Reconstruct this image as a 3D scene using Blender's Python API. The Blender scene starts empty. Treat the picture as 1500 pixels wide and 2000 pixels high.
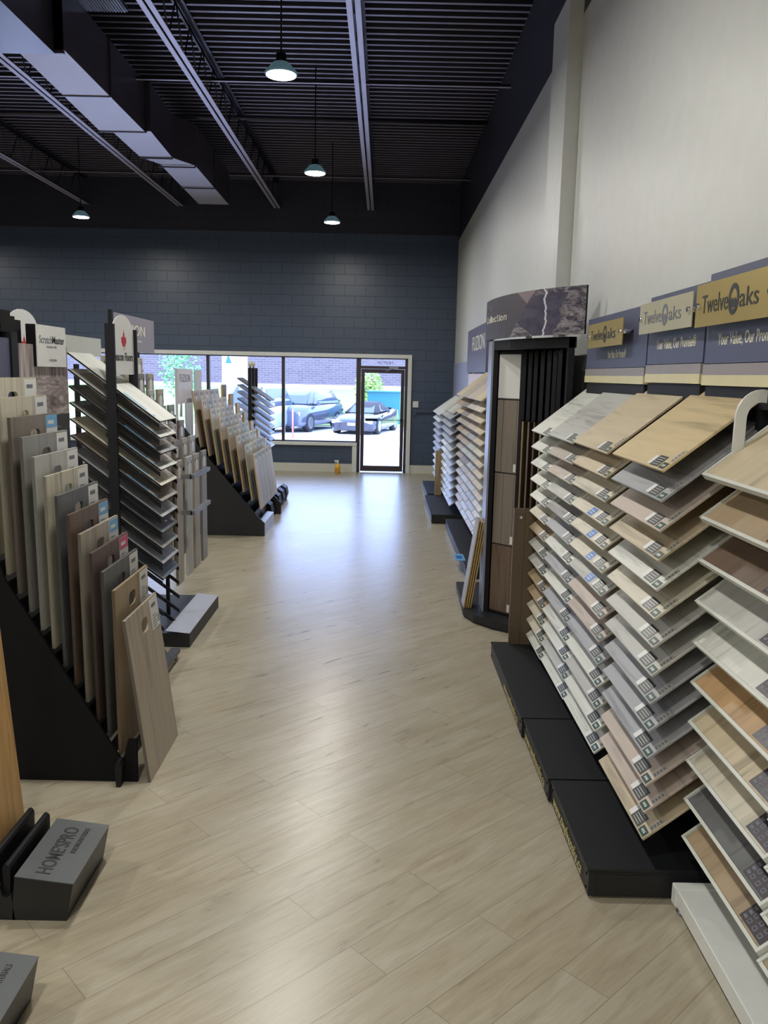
import bpy, bmesh, math, random
from mathutils import Vector, Matrix
random.seed(7)
SC = bpy.context.scene
COL = SC.collection

# ---------------------------------------------------------------- camera
F, CH, PITCH, ROLL, YAW = 1620.0, 1.92, math.atan(268/1620.0), .021, .0028
def cam_basis():
    fw = Vector((math.sin(YAW)*math.cos(PITCH), math.cos(YAW)*math.cos(PITCH), -math.sin(PITCH)))
    rt = Vector((math.cos(YAW), -math.sin(YAW), 0)); dn = fw.cross(rt)
    return rt*math.cos(ROLL)-dn*math.sin(ROLL), rt*math.sin(ROLL)+dn*math.cos(ROLL), fw
_r, _d, _f = cam_basis()
cd = bpy.data.cameras.new('camera'); cam = bpy.data.objects.new('camera', cd); COL.objects.link(cam)
cd.sensor_fit = 'VERTICAL'; cd.sensor_height = 36.0; cd.lens = F/2000*36.0; cd.clip_start = .05; cd.clip_end = 500
m = Matrix((_r, -_d, -_f)).transposed().to_4x4(); m.translation = (0, 0, CH); cam.matrix_world = m
SC.camera = cam

# ---------------------------------------------------------------- exposure, sky, sun
SC.view_settings.view_transform = 'Standard'; SC.view_settings.look = 'None'
SC.view_settings.gamma = 1; SC.view_settings.use_curve_mapping = False
SC.view_settings.exposure = 0.0
SC.cycles.use_denoising = True
SC.cycles.max_bounces = 8; SC.cycles.diffuse_bounces = 5; SC.cycles.glossy_bounces = 4
SC.cycles.transparent_max_bounces = 12; SC.cycles.sample_clamp_indirect = 6
SC.cycles.caustics_reflective = False; SC.cycles.caustics_refractive = False
SKY_COL, SKY_STR = (.40, .57, 1.0), 8.5
SUN_COL, SUN_STR, SUN_DIR = (.95, .95, 1.0), 8.0, (.62, .22, -1.0)
LAMP_COL, LAMP_W = (1.0, .98, .92), 53.0
w = bpy.data.worlds.new('sky'); SC.world = w; w.use_nodes = True
bgn = w.node_tree.nodes['Background']; bgn.inputs[0].default_value = (*SKY_COL, 1); bgn.inputs[1].default_value = SKY_STR
sl = bpy.data.lights.new('sun', 'SUN'); sl.energy = SUN_STR; sl.color = SUN_COL; sl.angle = .01
so = bpy.data.objects.new('sun', sl); COL.objects.link(so); so.location = (-20, 10, 30)
so.rotation_euler = Vector(SUN_DIR).to_track_quat('-Z', 'Y').to_euler()
def portal(x0, x1, z0, z1, y):
    l = bpy.data.lights.new('daylight_portal', 'AREA'); l.shape = 'RECTANGLE'; l.size = x1-x0; l.size_y = z1-z0
    l.cycles.is_portal = True
    o = bpy.data.objects.new('daylight_portal', l); COL.objects.link(o)
    o.location = ((x0+x1)/2, y, (z0+z1)/2); o.rotation_euler = (-math.pi/2, 0, 0)
portal(-7.5, -.55, .58, 2.26, 16.62)
portal(-.45, .38, .05, 2.26, 16.62)

# ---------------------------------------------------------------- material helpers
def srgb(r, g, b):
    f = lambda c: ((c/255+.055)/1.055)**2.4 if c > 10 else c/255/12.92
    return (f(r), f(g), f(b))
MATS = {}
def mat(name, col, rough=.5, metal=0, spec=.5, emis=None, es=0, bump=0, bscale=200, coat=0):
    if name in MATS: return MATS[name]
    m = bpy.data.materials.new(name); m.use_nodes = True; nt = m.node_tree
    b = nt.nodes['Principled BSDF']
    b.inputs['Base Color'].default_value = (*col, 1); b.inputs['Roughness'].default_value = rough
    b.inputs['Metallic'].default_value = metal; b.inputs['Specular IOR Level'].default_value = spec
    b.inputs['Coat Weight'].default_value = coat
    # faint procedural unevenness so that no surface is perfectly flat in tone
    tc = nt.nodes.new('ShaderNodeTexCoord'); nz = nt.nodes.new('ShaderNodeTexNoise'); nz.inputs['Scale'].default_value = 9
    nz.inputs['Detail'].default_value = 4
    mx = nt.nodes.new('ShaderNodeMix'); mx.data_type = 'RGBA'
    mx.inputs[6].default_value = (*[c*.93 for c in col], 1); mx.inputs[7].default_value = (*[min(1, c*1.07) for c in col], 1)
    nt.links.new(tc.outputs['Object'], nz.inputs['Vector']); nt.links.new(nz.outputs[0], mx.inputs[0])
    nt.links.new(mx.outputs[2], b.inputs['Base Color'])
    if emis:
        b.inputs['Emission Color'].default_value = (*emis, 1); b.inputs['Emission Strength'].default_value = es
    if bump:
        n2 = nt.nodes.new('ShaderNodeTexNoise'); n2.inputs['Scale'].default_value = bscale
        bp = nt.nodes.new('ShaderNodeBump'); bp.inputs['Strength'].default_value = bump; bp.inputs['Distance'].default_value = .002
        nt.links.new(tc.outputs['Object'], n2.inputs['Vector']); nt.links.new(n2.outputs[0], bp.inputs['Height'])
        nt.links.new(bp.outputs[0], b.inputs['Normal'])
    MATS[name] = m; return m

def wood(name, col, axis='X', rough=.42, contrast=1.0, planks=0):
    """laminate or timber with grain along a local axis; planks > 0 adds seams every so many metres across it"""
    key = name+axis+str(planks)
    if key in MATS: return MATS[key]
    m = bpy.data.materials.new('wood_'+key.replace(' ', '_')); m.use_nodes = True; nt = m.node_tree; N = nt.nodes; L = nt.links
    b = N['Principled BSDF']; b.inputs['Roughness'].default_value = rough
    tc = N.new('ShaderNodeTexCoord'); oi = N.new('ShaderNodeObjectInfo')
    off = N.new('ShaderNodeVectorMath'); off.operation = 'MULTIPLY_ADD'
    cb = N.new('ShaderNodeCombineXYZ')
    for k in range(3): L.new(oi.outputs['Random'], cb.inputs[k])
    off.inputs[1].default_value = (17, 31, 11)
    L.new(cb.outputs[0], off.inputs[0]); L.new(tc.outputs['Object'], off.inputs[2])
    mp = N.new('ShaderNodeMapping'); s = {'X': (1.6, 22, 22), 'Y': (22, 1.6, 22), 'Z': (22, 22, 1.6)}[axis]
    mp.inputs['Scale'].default_value = s; L.new(off.outputs[0], mp.inputs['Vector'])
    n1 = N.new('ShaderNodeTexNoise'); n1.inputs['Scale'].default_value = 1.3; n1.inputs['Detail'].default_value = 7; n1.inputs['Distortion'].default_value = .9
    L.new(mp.outputs[0], n1.inputs['Vector'])
    mp2 = N.new('ShaderNodeMapping'); mp2.inputs['Scale'].default_value = tuple(q*.22 for q in s); L.new(off.outputs[0], mp2.inputs['Vector'])
    n2 = N.new('ShaderNodeTexNoise'); n2.inputs['Scale'].default_value = 1.6; n2.inputs['Detail'].default_value = 3; L.new(mp2.outputs[0], n2.inputs['Vector'])
    r1 = N.new('ShaderNodeValToRGB'); e = r1.color_ramp.elements
    dk = tuple(c*(1-.38*contrast) for c in col); lt = tuple(min(1, c*(1+.14*contrast)) for c in col)
    e[0].position = .34; e[0].color = (*dk, 1); e[1].position = .66; e[1].color = (*lt, 1)
    md = r1.color_ramp.elements.new(.47); md.color = (*col, 1)
    ad = N.new('ShaderNodeMath'); ad.operation = 'MULTIPLY_ADD'; ad.inputs[1].default_value = .55
    hm = N.new('ShaderNodeMath'); hm.operation = 'MULTIPLY'; hm.inputs[1].default_value = .45
    L.new(n2.outputs[0], hm.inputs[0]); L.new(n1.outputs[0], ad.inputs[0]); L.new(hm.outputs[0], ad.inputs[2])
    L.new(ad.outputs[0], r1.inputs[0])
    out = r1.outputs[0]
    if planks:
        sp = N.new('ShaderNodeSeparateXYZ'); L.new(tc.outputs['Object'], sp.inputs[0])
        md_ = N.new('ShaderNodeMath'); md_.operation = 'PINGPONG'; md_.inputs[1].default_value = planks/2
        L.new(sp.outputs[{'X': 1, 'Y': 0, 'Z': 0}[axis]], md_.inputs[0])
        lt_ = N.new('ShaderNodeMath'); lt_.operation = 'LESS_THAN'; lt_.inputs[1].default_value = .0015; L.new(md_.outputs[0], lt_.inputs[0])
        mx = N.new('ShaderNodeMix'); mx.data_type = 'RGBA'; mx.inputs[7].default_value = (*[c*.3 for c in col], 1)
        L.new(lt_.outputs[0], mx.inputs[0]); L.new(out, mx.inputs[6]); out = mx.outputs[2]
    L.new(out, b.inputs['Base Color'])
    bp = N.new('ShaderNodeBump'); bp.inputs['Strength'].default_value = .12; bp.inputs['Distance'].default_value = .001
    L.new(n1.outputs[0], bp.inputs['Height']); L.new(bp.outputs[0], b.inputs['Normal'])
    MATS[key] = m; return m

TONES = {
 'off white': srgb(206, 207, 198), 'pale grey': srgb(178, 178, 172), 'mid grey': srgb(142, 141, 136), 'greige': srgb(166, 157, 143),
 'cream': srgb(198, 191, 172), 'sand': srgb(192, 177, 148), 'honey': srgb(178, 145, 104), 'tan': srgb(160, 140, 112),
 'blush': srgb(184, 170, 158), 'taupe': srgb(126, 116, 106), 'brown': srgb(106, 88, 74), 'walnut': srgb(76, 62, 52),
 'charcoal': srgb(66, 66, 66), 'slate grey': srgb(98, 99, 99), 'russet': srgb(96, 76, 70), 'silver grey': srgb(158, 159, 163)}
def W(tone, axis='X', planks=0): return wood(tone, TONES[tone], axis, planks=planks)

BLACK = mat('black_powder_coat', (.009, .009, .012), .55, spec=.3)
BLACKM = mat('black_melamine', (.0105, .0115, .014), .5)
NEARBLACK = mat('matte_black', (.005, .005, .006), .75, spec=.2)
WHITE = mat('white_enamel', srgb(214, 216, 212), .35)
WHITEP = mat('white_print', srgb(222, 222, 220), .4)
SLATE = mat('slate_blue_board', srgb(84, 86, 112), .4)
BRASS = mat('brushed_brass', srgb(196, 172, 104), .3, .55)
CHAMP = mat('champagne_plate', srgb(205, 198, 170), .3, .35)
CHROME = mat('chrome', (.75, .75, .77), .18, 1)
STEEL = mat('satin_steel', srgb(150, 152, 160), .35, .7)
INK = mat('dark_ink', (.02, .02, .022), .5)
GREYINK = mat('grey_ink', srgb(110, 112, 122), .5)
GREEN = mat('dark_green_ink', srgb(14, 58, 42), .4)
BLUE = mat('blue_sticker', srgb(40, 105, 185), .35)
LBLUE = mat('light_blue_sticker', srgb(110, 170, 215), .35)
PINK = mat('pink_sticker', srgb(205, 70, 110), .4)
RED = mat('red_print', srgb(185, 25, 35), .4)
GOLDINK = mat('gold_ink', srgb(190, 178, 120), .4, .2)
IVORY = mat('ivory_print', srgb(225, 222, 205), .45)
EDGE = mat('fibreboard_edge', srgb(176, 146, 92), .6)

# ---------------------------------------------------------------- mesh helpers
class MB:
    def __init__(s): s.bm = bmesh.new(); s.mi = 0
    def face(s, pts, mi=None):
        f = s.bm.faces.new([s.bm.verts.new(p) for p in pts]); f.material_index = s.mi if mi is None else mi; return f
    def box(s, x0, x1, y0, y1, z0, z1, mi=None):
        return s.hexa([(x0,y0,z0),(x1,y0,z0),(x1,y1,z0),(x0,y1,z0),(x0,y0,z1),(x1,y0,z1),(x1,y1,z1),(x0,y1,z1)], mi)
    def hexa(s, p, mi=None):
        v = [s.bm.verts.new(q) for q in p]
        for q in ((3,2,1,0),(4,5,6,7),(0,1,5,4),(1,2,6,5),(2,3,7,6),(3,0,4,7)):
            f = s.bm.faces.new([v[i] for i in q]); f.material_index = s.mi if mi is None else mi
        return s
    def prism(s, poly, axis, a, b, mi=None):
        """poly: 2d outline in the two other axes; extruded from a to b along axis"""
        def P3(u, v, t): return {'x': (t, u, v), 'y': (u, t, v), 'z': (u, v, t)}[axis]
        A = [s.bm.verts.new(P3(u, v, a)) for u, v in poly]; B = [s.bm.verts.new(P3(u, v, b)) for u, v in poly]
        fs = [s.bm.faces.new(A), s.bm.faces.new(B[::-1])]
        n = len(poly)
        for i in range(n): fs.append(s.bm.faces.new((A[i], B[i], B[(i+1) % n], A[(i+1) % n])))
        for f in fs: f.material_index = s.mi if mi is None else mi
        return s
    def tube(s, p0, p1, r, n=10, r1=None, mi=None):
        p0 = Vector(p0); p1 = Vector(p1); d = (p1-p0).normalized(); r1 = r if r1 is None else r1
        u = d.orthogonal().normalized(); v = d.cross(u)
        A = []; B = []
        for i in range(n):
            a = 2*math.pi*i/n; q = u*math.cos(a)+v*math.sin(a)
            A.append(s.bm.verts.new(p0+q*r)); B.append(s.bm.verts.new(p1+q*r1))
        fs = [s.bm.faces.new(A[::-1]), s.bm.faces.new(B)]
        for i in range(n):
            f = s.bm.faces.new((A[i], A[(i+1) % n], B[(i+1) % n], B[i])); f.smooth = True; fs.append(f)
        for f in fs: f.material_index = s.mi if mi is None else mi
        return s
    def lathe(s, prof, c=(0, 0, 0), n=20, mi=None):
        rings = []
        for r, z in prof:
            rings.append([s.bm.verts.new((c[0]+r*math.cos(2*math.pi*i/n), c[1]+r*math.sin(2*math.pi*i/n), c[2]+z)) for i in range(n)])
        for a, b in zip(rings, rings[1:]):
            for i in range(n):
                f = s.bm.faces.new((a[i], a[(i+1) % n], b[(i+1) % n], b[i])); f.smooth = True; f.material_index = s.mi if mi is None else mi
        for rr in (rings[0][::-1], rings[-1]):
            f = s.bm.faces.new(rr); f.material_index = s.mi if mi is None else mi
        return s
    def path(s, pts, r, n=8):
        for a, b in zip(pts, pts[1:]): s.tube(a, b, r, n)
        return s
    def mesh(s, name, mats, bevel=0):
        bmesh.ops.recalc_face_normals(s.bm, faces=s.bm.faces)
        if bevel:
            bmesh.ops.bevel(s.bm, geom=[e for e in s.bm.edges], offset=bevel, segments=1, affect='EDGES', clamp_overlap=True)
        me = bpy.data.meshes.new(name); s.bm.to_mesh(me); s.bm.free()
        for q in (mats if isinstance(mats, (list, tuple)) else [mats]): me.materials.append(q)
        return me
    def obj(s, name, mats, parent=None, bevel=0):
        """geometry given in world coordinates; a child's mesh is shifted into its parent's frame"""
        me = s.mesh(name, mats, bevel); o = bpy.data.objects.new(name, me); COL.objects.link(o)
        if parent is not None: attach(o, parent, me)
        return o
def base_of(p):
    v = Vector((0, 0, 0))
    while p is not None: v = v+p.location; p = p.parent
    return v
def attach(o, parent, me=None):
    if me: me.transform(Matrix.Translation(-base_of(parent)))
    o.parent = parent
def tag(o, label, cat=None, group=None, kind=None):
    if label: o['label'] = label
    if cat: o['category'] = cat
    if group: o['group'] = group
    if kind: o['kind'] = kind
    return o
def thing(name, label, cat, loc=(0, 0, 0), group=None):
    o = bpy.data.objects.new(name, None); COL.objects.link(o); o.location = loc; o.empty_display_size = .1
    return tag(o, label, cat, group)
def struct(o): o['kind'] = 'structure'; return o
def origin_to(o, p):
    """move a world-built object's origin to p"""
    o.data.transform(Matrix.Translation(-Vector(p))); o.location = p; return o

FONT_CACHE = {}
def text_mesh(s, shear=0, spacing=1.0, bold=0):
    k = (s, shear, spacing, bold)
    if k not in FONT_CACHE:
        c = bpy.data.curves.new('lettering', 'FONT'); c.body = s; c.shear = shear; c.space_character = spacing; c.extrude = .004; c.resolution_u = 3
        c.offset = bold; c.align_x = 'LEFT'
        o = bpy.data.objects.new('lettering', c); COL.objects.link(o)
        bpy.context.view_layer.update()
        me = bpy.data.meshes.new_from_object(o.evaluated_get(bpy.context.evaluated_depsgraph_get()))
        bpy.data.objects.remove(o); FONT_CACHE[k] = me
    return FONT_CACHE[k]
def text(s, origin, xd, yd, w, h, m, parent=None, name='lettering', shear=0, spacing=1.0, bold=0, depth=.0008):
    """letters filling a w by h rectangle whose lower-left corner is origin"""
    me = text_mesh(s, shear, spacing, bold).copy()
    xs = [v.co.x for v in me.vertices]; ys = [v.co.y for v in me.vertices]
    x0, x1, y0, y1 = min(xs), max(xs), min(ys), max(ys)
    xd = Vector(xd).normalized(); yd = Vector(yd).normalized(); zd = xd.cross(yd)
    for v in me.vertices:
        v.co = Vector(origin)+xd*((v.co.x-x0)/(x1-x0)*w)+yd*((v.co.y-y0)/(y1-y0)*h)+zd*(v.co.z/.004*depth)
    me.materials.clear(); me.materials.append(m)
    o = bpy.data.objects.new(name, me); COL.objects.link(o)
    if parent is not None: attach(o, parent, me)
    return o
def ordn(i): return ['first','second','third','fourth','fifth','sixth','seventh','eighth','ninth','tenth','eleventh','twelfth','thirteenth','fourteenth','fifteenth','sixteenth'][i]

# ================================================================ SETTING
WX, BY, CZ = 1.36, 16.4, 5.5
XL, YN = -11.0, -4.0
def floor_mat():
    m = bpy.data.materials.new('light_oak_planks'); m.use_nodes = True; nt = m.node_tree; N = nt.nodes; L = nt.links
    b = N['Principled BSDF']
    tc = N.new('ShaderNodeTexCoord'); mp = N.new('ShaderNodeMapping'); mp.inputs['Rotation'].default_value = (0, 0, -math.radians(43))
    mp.inputs['Location'].default_value = (.31, .07, 0)
    L.new(tc.outputs['Object'], mp.inputs['Vector'])
    br = N.new('ShaderNodeTexBrick'); br.offset = .37; br.inputs['Scale'].default_value = 1; br.inputs['Brick Width'].default_value = 1.22
    br.inputs['Row Height'].default_value = .18; br.inputs['Mortar Size'].default_value = .0011; br.inputs['Mortar Smooth'].default_value = .3
    br.inputs['Color1'].default_value = (0, 0, 0, 1); br.inputs['Color2'].default_value = (1, 1, 1, 1); br.inputs['Mortar'].default_value = (.5, .5, .5, 1)
    L.new(mp.outputs[0], br.inputs['Vector'])
    mul = N.new('ShaderNodeVectorMath'); mul.operation = 'MULTIPLY_ADD'; mul.inputs[1].default_value = (7, 5, 3)
    L.new(br.outputs['Color'], mul.inputs[0]); L.new(mp.outputs[0], mul.inputs[2])
    m2 = N.new('ShaderNodeMapping'); m2.inputs['Scale'].default_value = (1.8, 14, 1); L.new(mul.outputs[0], m2.inputs['Vector'])
    n1 = N.new('ShaderNodeTexNoise'); n1.inputs['Scale'].default_value = 1.5; n1.inputs['Detail'].default_value = 6; n1.inputs['Roughness'].default_value = .6; n1.inputs['Distortion'].default_value = .8
    L.new(m2.outputs[0], n1.inputs['Vector'])
    m3 = N.new('ShaderNodeMapping'); m3.inputs['Scale'].default_value = (9, 130, 1); L.new(mul.outputs[0], m3.inputs['Vector'])
    n2 = N.new('ShaderNodeTexNoise'); n2.inputs['Scale'].default_value = 1.0; n2.inputs['Detail'].default_value = 4; L.new(m3.outputs[0], n2.inputs['Vector'])
    rp = N.new('ShaderNodeValToRGB'); e = rp.color_ramp.elements
    e[0].position = .28; e[0].color = (*srgb(160, 151, 133), 1); e[1].position = .74; e[1].color = (*srgb(184, 177, 160), 1)
    q = e.new(.45); q.color = (*srgb(171, 162, 142), 1)
    L.new(n1.outputs[0], rp.inputs[0])
    rf = N.new('ShaderNodeValToRGB'); e = rf.color_ramp.elements; e[0].position = .3; e[0].color = (.89, .885, .87, 1); e[1].position = .52; e[1].color = (1, 1, 1, 1)
    L.new(n2.outputs[0], rf.inputs[0])
    x1 = N.new('ShaderNodeMix'); x1.data_type = 'RGBA'; x1.blend_type = 'MULTIPLY'; x1.inputs[0].default_value = 1
    L.new(rp.outputs[0], x1.inputs[6]); L.new(rf.outputs[0], x1.inputs[7])
    # sparse darker knots
    m4 = N.new('ShaderNodeMapping'); m4.inputs['Scale'].default_value = (2.2, 6, 1); L.new(mul.outputs[0], m4.inputs['Vector'])
    n3 = N.new('ShaderNodeTexNoise'); n3.inputs['Scale'].default_value = 1.7; n3.inputs['Detail'].default_value = 5; L.new(m4.outputs[0], n3.inputs['Vector'])
    rk = N.new('ShaderNodeValToRGB'); e = rk.color_ramp.elements; e[0].position = .66; e[0].color = (1, 1, 1, 1); e[1].position = .78; e[1].color = (.80, .77, .72, 1)
    L.new(n3.outputs[0], rk.inputs[0])
    x3 = N.new('ShaderNodeMix'); x3.data_type = 'RGBA'; x3.blend_type = 'MULTIPLY'; x3.inputs[0].default_value = 1
    L.new(x1.outputs[2], x3.inputs[6]); L.new(rk.outputs[0], x3.inputs[7])
    m5 = N.new('ShaderNodeMapping'); m5.inputs['Scale'].default_value = (.9, 3.2, 1); L.new(mul.outputs[0], m5.inputs['Vector'])
    n5 = N.new('ShaderNodeTexNoise'); n5.inputs['Scale'].default_value = 1.1; n5.inputs['Detail'].default_value = 3; L.new(m5.outputs[0], n5.inputs['Vector'])
    r5 = N.new('ShaderNodeValToRGB'); e = r5.color_ramp.elements; e[0].position = .35; e[0].color = (.93, .90, .85, 1); e[1].position = .6; e[1].color = (1, 1, 1, 1); L.new(n5.outputs[0], r5.inputs[0])
    x5 = N.new('ShaderNodeMix'); x5.data_type = 'RGBA'; x5.blend_type = 'MULTIPLY'; x5.inputs[0].default_value = 1
    L.new(x3.outputs[2], x5.inputs[6]); L.new(r5.outputs[0], x5.inputs[7]); x3 = x5
    x2 = N.new('ShaderNodeMix'); x2.data_type = 'RGBA'; x2.inputs[7].default_value = (*srgb(118, 107, 88), 1)
    L.new(br.outputs['Fac'], x2.inputs[0]); L.new(x3.outputs[2], x2.inputs[6]); L.new(x2.outputs[2], b.inputs['Base Color'])
    rr = N.new('ShaderNodeMapRange'); rr.inputs['To Min'].default_value = .24; rr.inputs['To Max'].default_value = .34; L.new(n1.outputs[0], rr.inputs[0]); L.new(rr.outputs[0], b.inputs['Roughness'])
    bp = N.new('ShaderNodeBump'); bp.inputs['Strength'].default_value = .16; bp.inputs['Distance'].default_value = .002
    L.new(n1.outputs[0], bp.inputs['Height']); L.new(bp.outputs[0], b.inputs['Normal'])
    b.inputs['Specular IOR Level'].default_value = .55
    return m
def block_mat(name, col, rough=.45):
    m = bpy.data.materials.new(name); m.use_nodes = True; nt = m.node_tree; N = nt.nodes; L = nt.links
    b = N['Principled BSDF']; b.inputs['Roughness'].default_value = rough
    tc = N.new('ShaderNodeTexCoord'); sp = N.new('ShaderNodeSeparateXYZ'); cb = N.new('ShaderNodeCombineXYZ')
    L.new(tc.outputs['Object'], sp.inputs[0]); L.new(sp.outputs[0], cb.inputs[0]); L.new(sp.outputs[2], cb.inputs[1])
    br = N.new('ShaderNodeTexBrick'); br.inputs['Scale'].default_value = 1; br.inputs['Brick Width'].default_value = .4; br.inputs['Row Height'].default_value = .2
    br.inputs['Mortar Size'].default_value = .006; br.inputs['Mortar Smooth'].default_value = .4
    br.inputs['Color1'].default_value = (*col, 1); br.inputs['Color2'].default_value = (*[c*1.06 for c in col], 1); br.inputs['Mortar'].default_value = (*[c*.8 for c in col], 1)
    L.new(cb.outputs[0], br.inputs['Vector']); L.new(br.outputs['Color'], b.inputs['Base Color'])
    inv = N.new('ShaderNodeMath'); inv.operation = 'SUBTRACT'; inv.inputs[0].default_value = 1; L.new(br.outputs['Fac'], inv.inputs[1])
    bp = N.new('ShaderNodeBump'); bp.inputs['Strength'].default_value = .7; bp.inputs['Distance'].default_value = .006
    L.new(inv.outputs[0], bp.inputs['Height']); L.new(bp.outputs[0], b.inputs['Normal'])
    return m
NAVY = block_mat('navy_painted_block', srgb(64, 76, 96), .36)
DARKNAVY = mat('dark_navy_paint', srgb(38, 38, 52), .5)
DARKBLOCK = block_mat('dark_navy_painted_block', srgb(40, 40, 54))
WALLW = mat('white_wall_paint', srgb(206, 207, 203), .42)
CEILM = mat('ceiling_dark_paint', srgb(42, 40, 52), .4, .2)
CHORDM = mat('lit_flange_tone', srgb(176, 170, 186), .4, .35)  # flange undersides: same steel as the dark webs, light from below painted in
RIBM = mat('lit_deck_rib_tone', srgb(134, 128, 144), .4, .3)  # rib flats coloured paler than the deck webs to stand for floor bounce
BASEB = mat('baseboard_white', srgb(200, 200, 190), .45)
BRONZE = mat('dark_bronze_frame', srgb(66, 58, 66), .35, .3)

f = MB().box(XL, WX, YN, BY+.3, -.1, 0).obj('floor', floor_mat()); struct(f)
f = MB(); f.box(WX, WX+.15, YN, BY, 0, 4.47, 0); f.box(WX, WX+.15, YN, BY, 4.47, 5.7, 1)
struct(f.obj('wall_right', [WALLW, DARKNAVY]))
f = MB(); f.box(1.26, WX, 6.37, 6.95, 0, 4.62, 0); f.box(1.26, WX, 6.37, 6.95, 4.62, 5.7, 1)
struct(f.obj('wall_right_pilaster', [WALLW, DARKNAVY]))
f = MB()
WT = (BY, BY+.25)
WINL = -7.6
f.box(XL, WX, *WT, 2.30, 4.55, 0); f.box(XL, WX, *WT, 4.55, 5.7, 1)
f.box(.47, WX, *WT, 0, 2.30, 0); f.box(XL, WINL, *WT, 0, 2.30, 0); f.box(WINL, -.52, *WT, 0, .55, 0)
struct(f.obj('wall_back', [NAVY, DARKBLOCK]))
struct(MB().box(XL-.15, XL, YN, BY, 0, 5.7).obj('wall_left', NAVY))
struct(MB().box(XL, WX, YN-.15, YN, 0, 5.7).obj('wall_front', WALLW))
# corrugated roof deck
f = MB(); pts = []; y = YN
while y < BY:
    pts += [(y, 5.55), (y+.085, 5.55), (y+.097, 5.48), (y+.139, 5.48), (y+.151, 5.55)]; y += .152
pts = [p for p in pts if p[0] <= BY]
prof = pts+[(BY, 5.54), (BY, 5.7), (YN, 5.7)]
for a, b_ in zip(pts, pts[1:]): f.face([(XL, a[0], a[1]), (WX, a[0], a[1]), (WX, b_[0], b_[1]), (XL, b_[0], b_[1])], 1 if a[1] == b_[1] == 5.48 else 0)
bmesh.ops.remove_doubles(f.bm, verts=f.bm.verts, dist=1e-5)
f.box(XL, WX, YN, BY, 5.6, 5.7)
struct(f.obj('ceiling', [CEILM, RIBM]))
# baseboards
struct(MB().box(WINL, -.56, BY-.02, BY, 0, .16).obj('baseboard_back', BASEB))
struct(MB().box(.53, WX, BY-.02, BY, 0, .16).obj('baseboard_back_right', BASEB))
# white casing round the window and door
f = MB(); f.box(WINL, .53, BY-.05, BY+.01, 2.235, 2.31); f.box(.455, .53, BY-.05, BY+.01, 0, 2.235)
f.box(WINL, -.52, BY-.06, BY+.02, .52, .585); f.box(-.61, -.52, BY-.05, BY+.01, 0, .52)
struct(f.obj('trim_1', WHITE, bevel=.004))
# glass
def glass_mat():
    m = bpy.data.materials.new('clear_glass'); m.use_nodes = True; N = m.node_tree.nodes; L = m.node_tree.links; N.clear()
    o = N.new('ShaderNodeOutputMaterial'); mx = N.new('ShaderNodeMixShader'); t = N.new('ShaderNodeBsdfTransparent'); g = N.new('ShaderNodeBsdfGlossy')
    t.inputs[0].default_value = (.97, .97, 1, 1); g.inputs['Roughness'].default_value = .02
    fr = N.new('ShaderNodeFresnel'); fr.inputs[0].default_value = 1.35
    L.new(fr.outputs[0], mx.inputs[0]); L.new(t.outputs[0], mx.inputs[1]); L.new(g.outputs[0], mx.inputs[2]); L.new(mx.outputs[0], o.inputs[0])
    return m
GLASS = glass_mat()
mull = [WINL+.02, -6.39, -4.92, -3.45, -1.98, -.52]
for i, (a, b_) in enumerate(zip(mull, mull[1:])):
    fr = MB(); t = .03
    fr.box(a, a+t, BY+.03, BY+.13, .58, 2.25); fr.box(b_-t, b_, BY+.03, BY+.13, .58, 2.25)
    fr.box(a+t, b_-t, BY+.03, BY+.13, .58, .61); fr.box(a+t, b_-t, BY+.03, BY+.13, 2.215, 2.25)
    fo = struct(fr.obj('window_%d' % (i+1), BRONZE))
    g = MB().box(a+t, b_-t, BY+.075, BY+.081, .61, 2.215).obj('pane', GLASS); g.parent = fo
# door with transom
fr = MB(); fr.box(-.52, -.46, BY+.02, BY+.14, 0, 2.25); fr.box(.40, .455, BY+.02, BY+.14, 0, 2.25)
fr.box(-.46, .40, BY+.02, BY+.14, 2.215, 2.25); fr.box(-.46, .40, BY+.02, BY+.14, 2.03, 2.085)
dfo = struct(fr.obj('door_1', BRONZE))
for n_, a in (('transom_pane', (-.46, .40, BY+.075, BY+.081, 2.085, 2.215)), ('door_pane', (-.40, .34, BY+.065, BY+.071, .10, 1.96))):
    g = MB().box(*a).obj(n_, GLASS); g.parent = dfo
lf = MB(); lf.box(-.455, -.385, BY+.04, BY+.09, .02, 2.025); lf.box(.325, .395, BY+.04, BY+.09, .02, 2.025)
lf.box(-.385, .325, BY+.04, BY+.09, .02, .13); lf.box(-.385, .325, BY+.04, BY+.09, 1.95, 2.025)
lo = lf.obj('door_leaf', BRONZE); lo.parent = dfo
g = MB(); g.box(-.36, -.12, BY-.02, BY+.02, 1.015, 1.065); g.box(-.12, .36, BY+.0, BY+.015, 1.035, 1.045); g.box(-.36, -.33, BY, BY+.045, 1.02, 1.06); g.box(.33, .36, BY, BY+.045, 1.02, 1.06)
g.obj('push_bar', NEARBLACK).parent = dfo
g = MB(); g.box(.09, .27, BY-.02, BY+.04, 2.035, 2.075); g.hexa([(.02, BY-.06, 1.985), (.05, BY-.06, 1.985), (.2, BY-.01, 2.03), (.16, BY-.01, 2.03), (.02, BY-.06, 2.0), (.05, BY-.06, 2.0), (.2, BY-.01, 2.045), (.16, BY-.01, 2.045)])
g.obj('door_closer', STEEL).parent = dfo
text('UNIT 2A', (.16, BY+.083, 2.13), (-1, 0, 0), (0, 0, 1), .30, .045, GREYINK).parent = dfo
g = MB(); g.box(.565, .675, BY-.03, BY, 1.30, 1.42); g.box(.60, .64, BY-.036, BY-.03, 1.33, 1.39)
tag(g.obj('light_switch', WHITE), 'small white wall switch box on the navy wall right of the glass door', 'switch')
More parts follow.
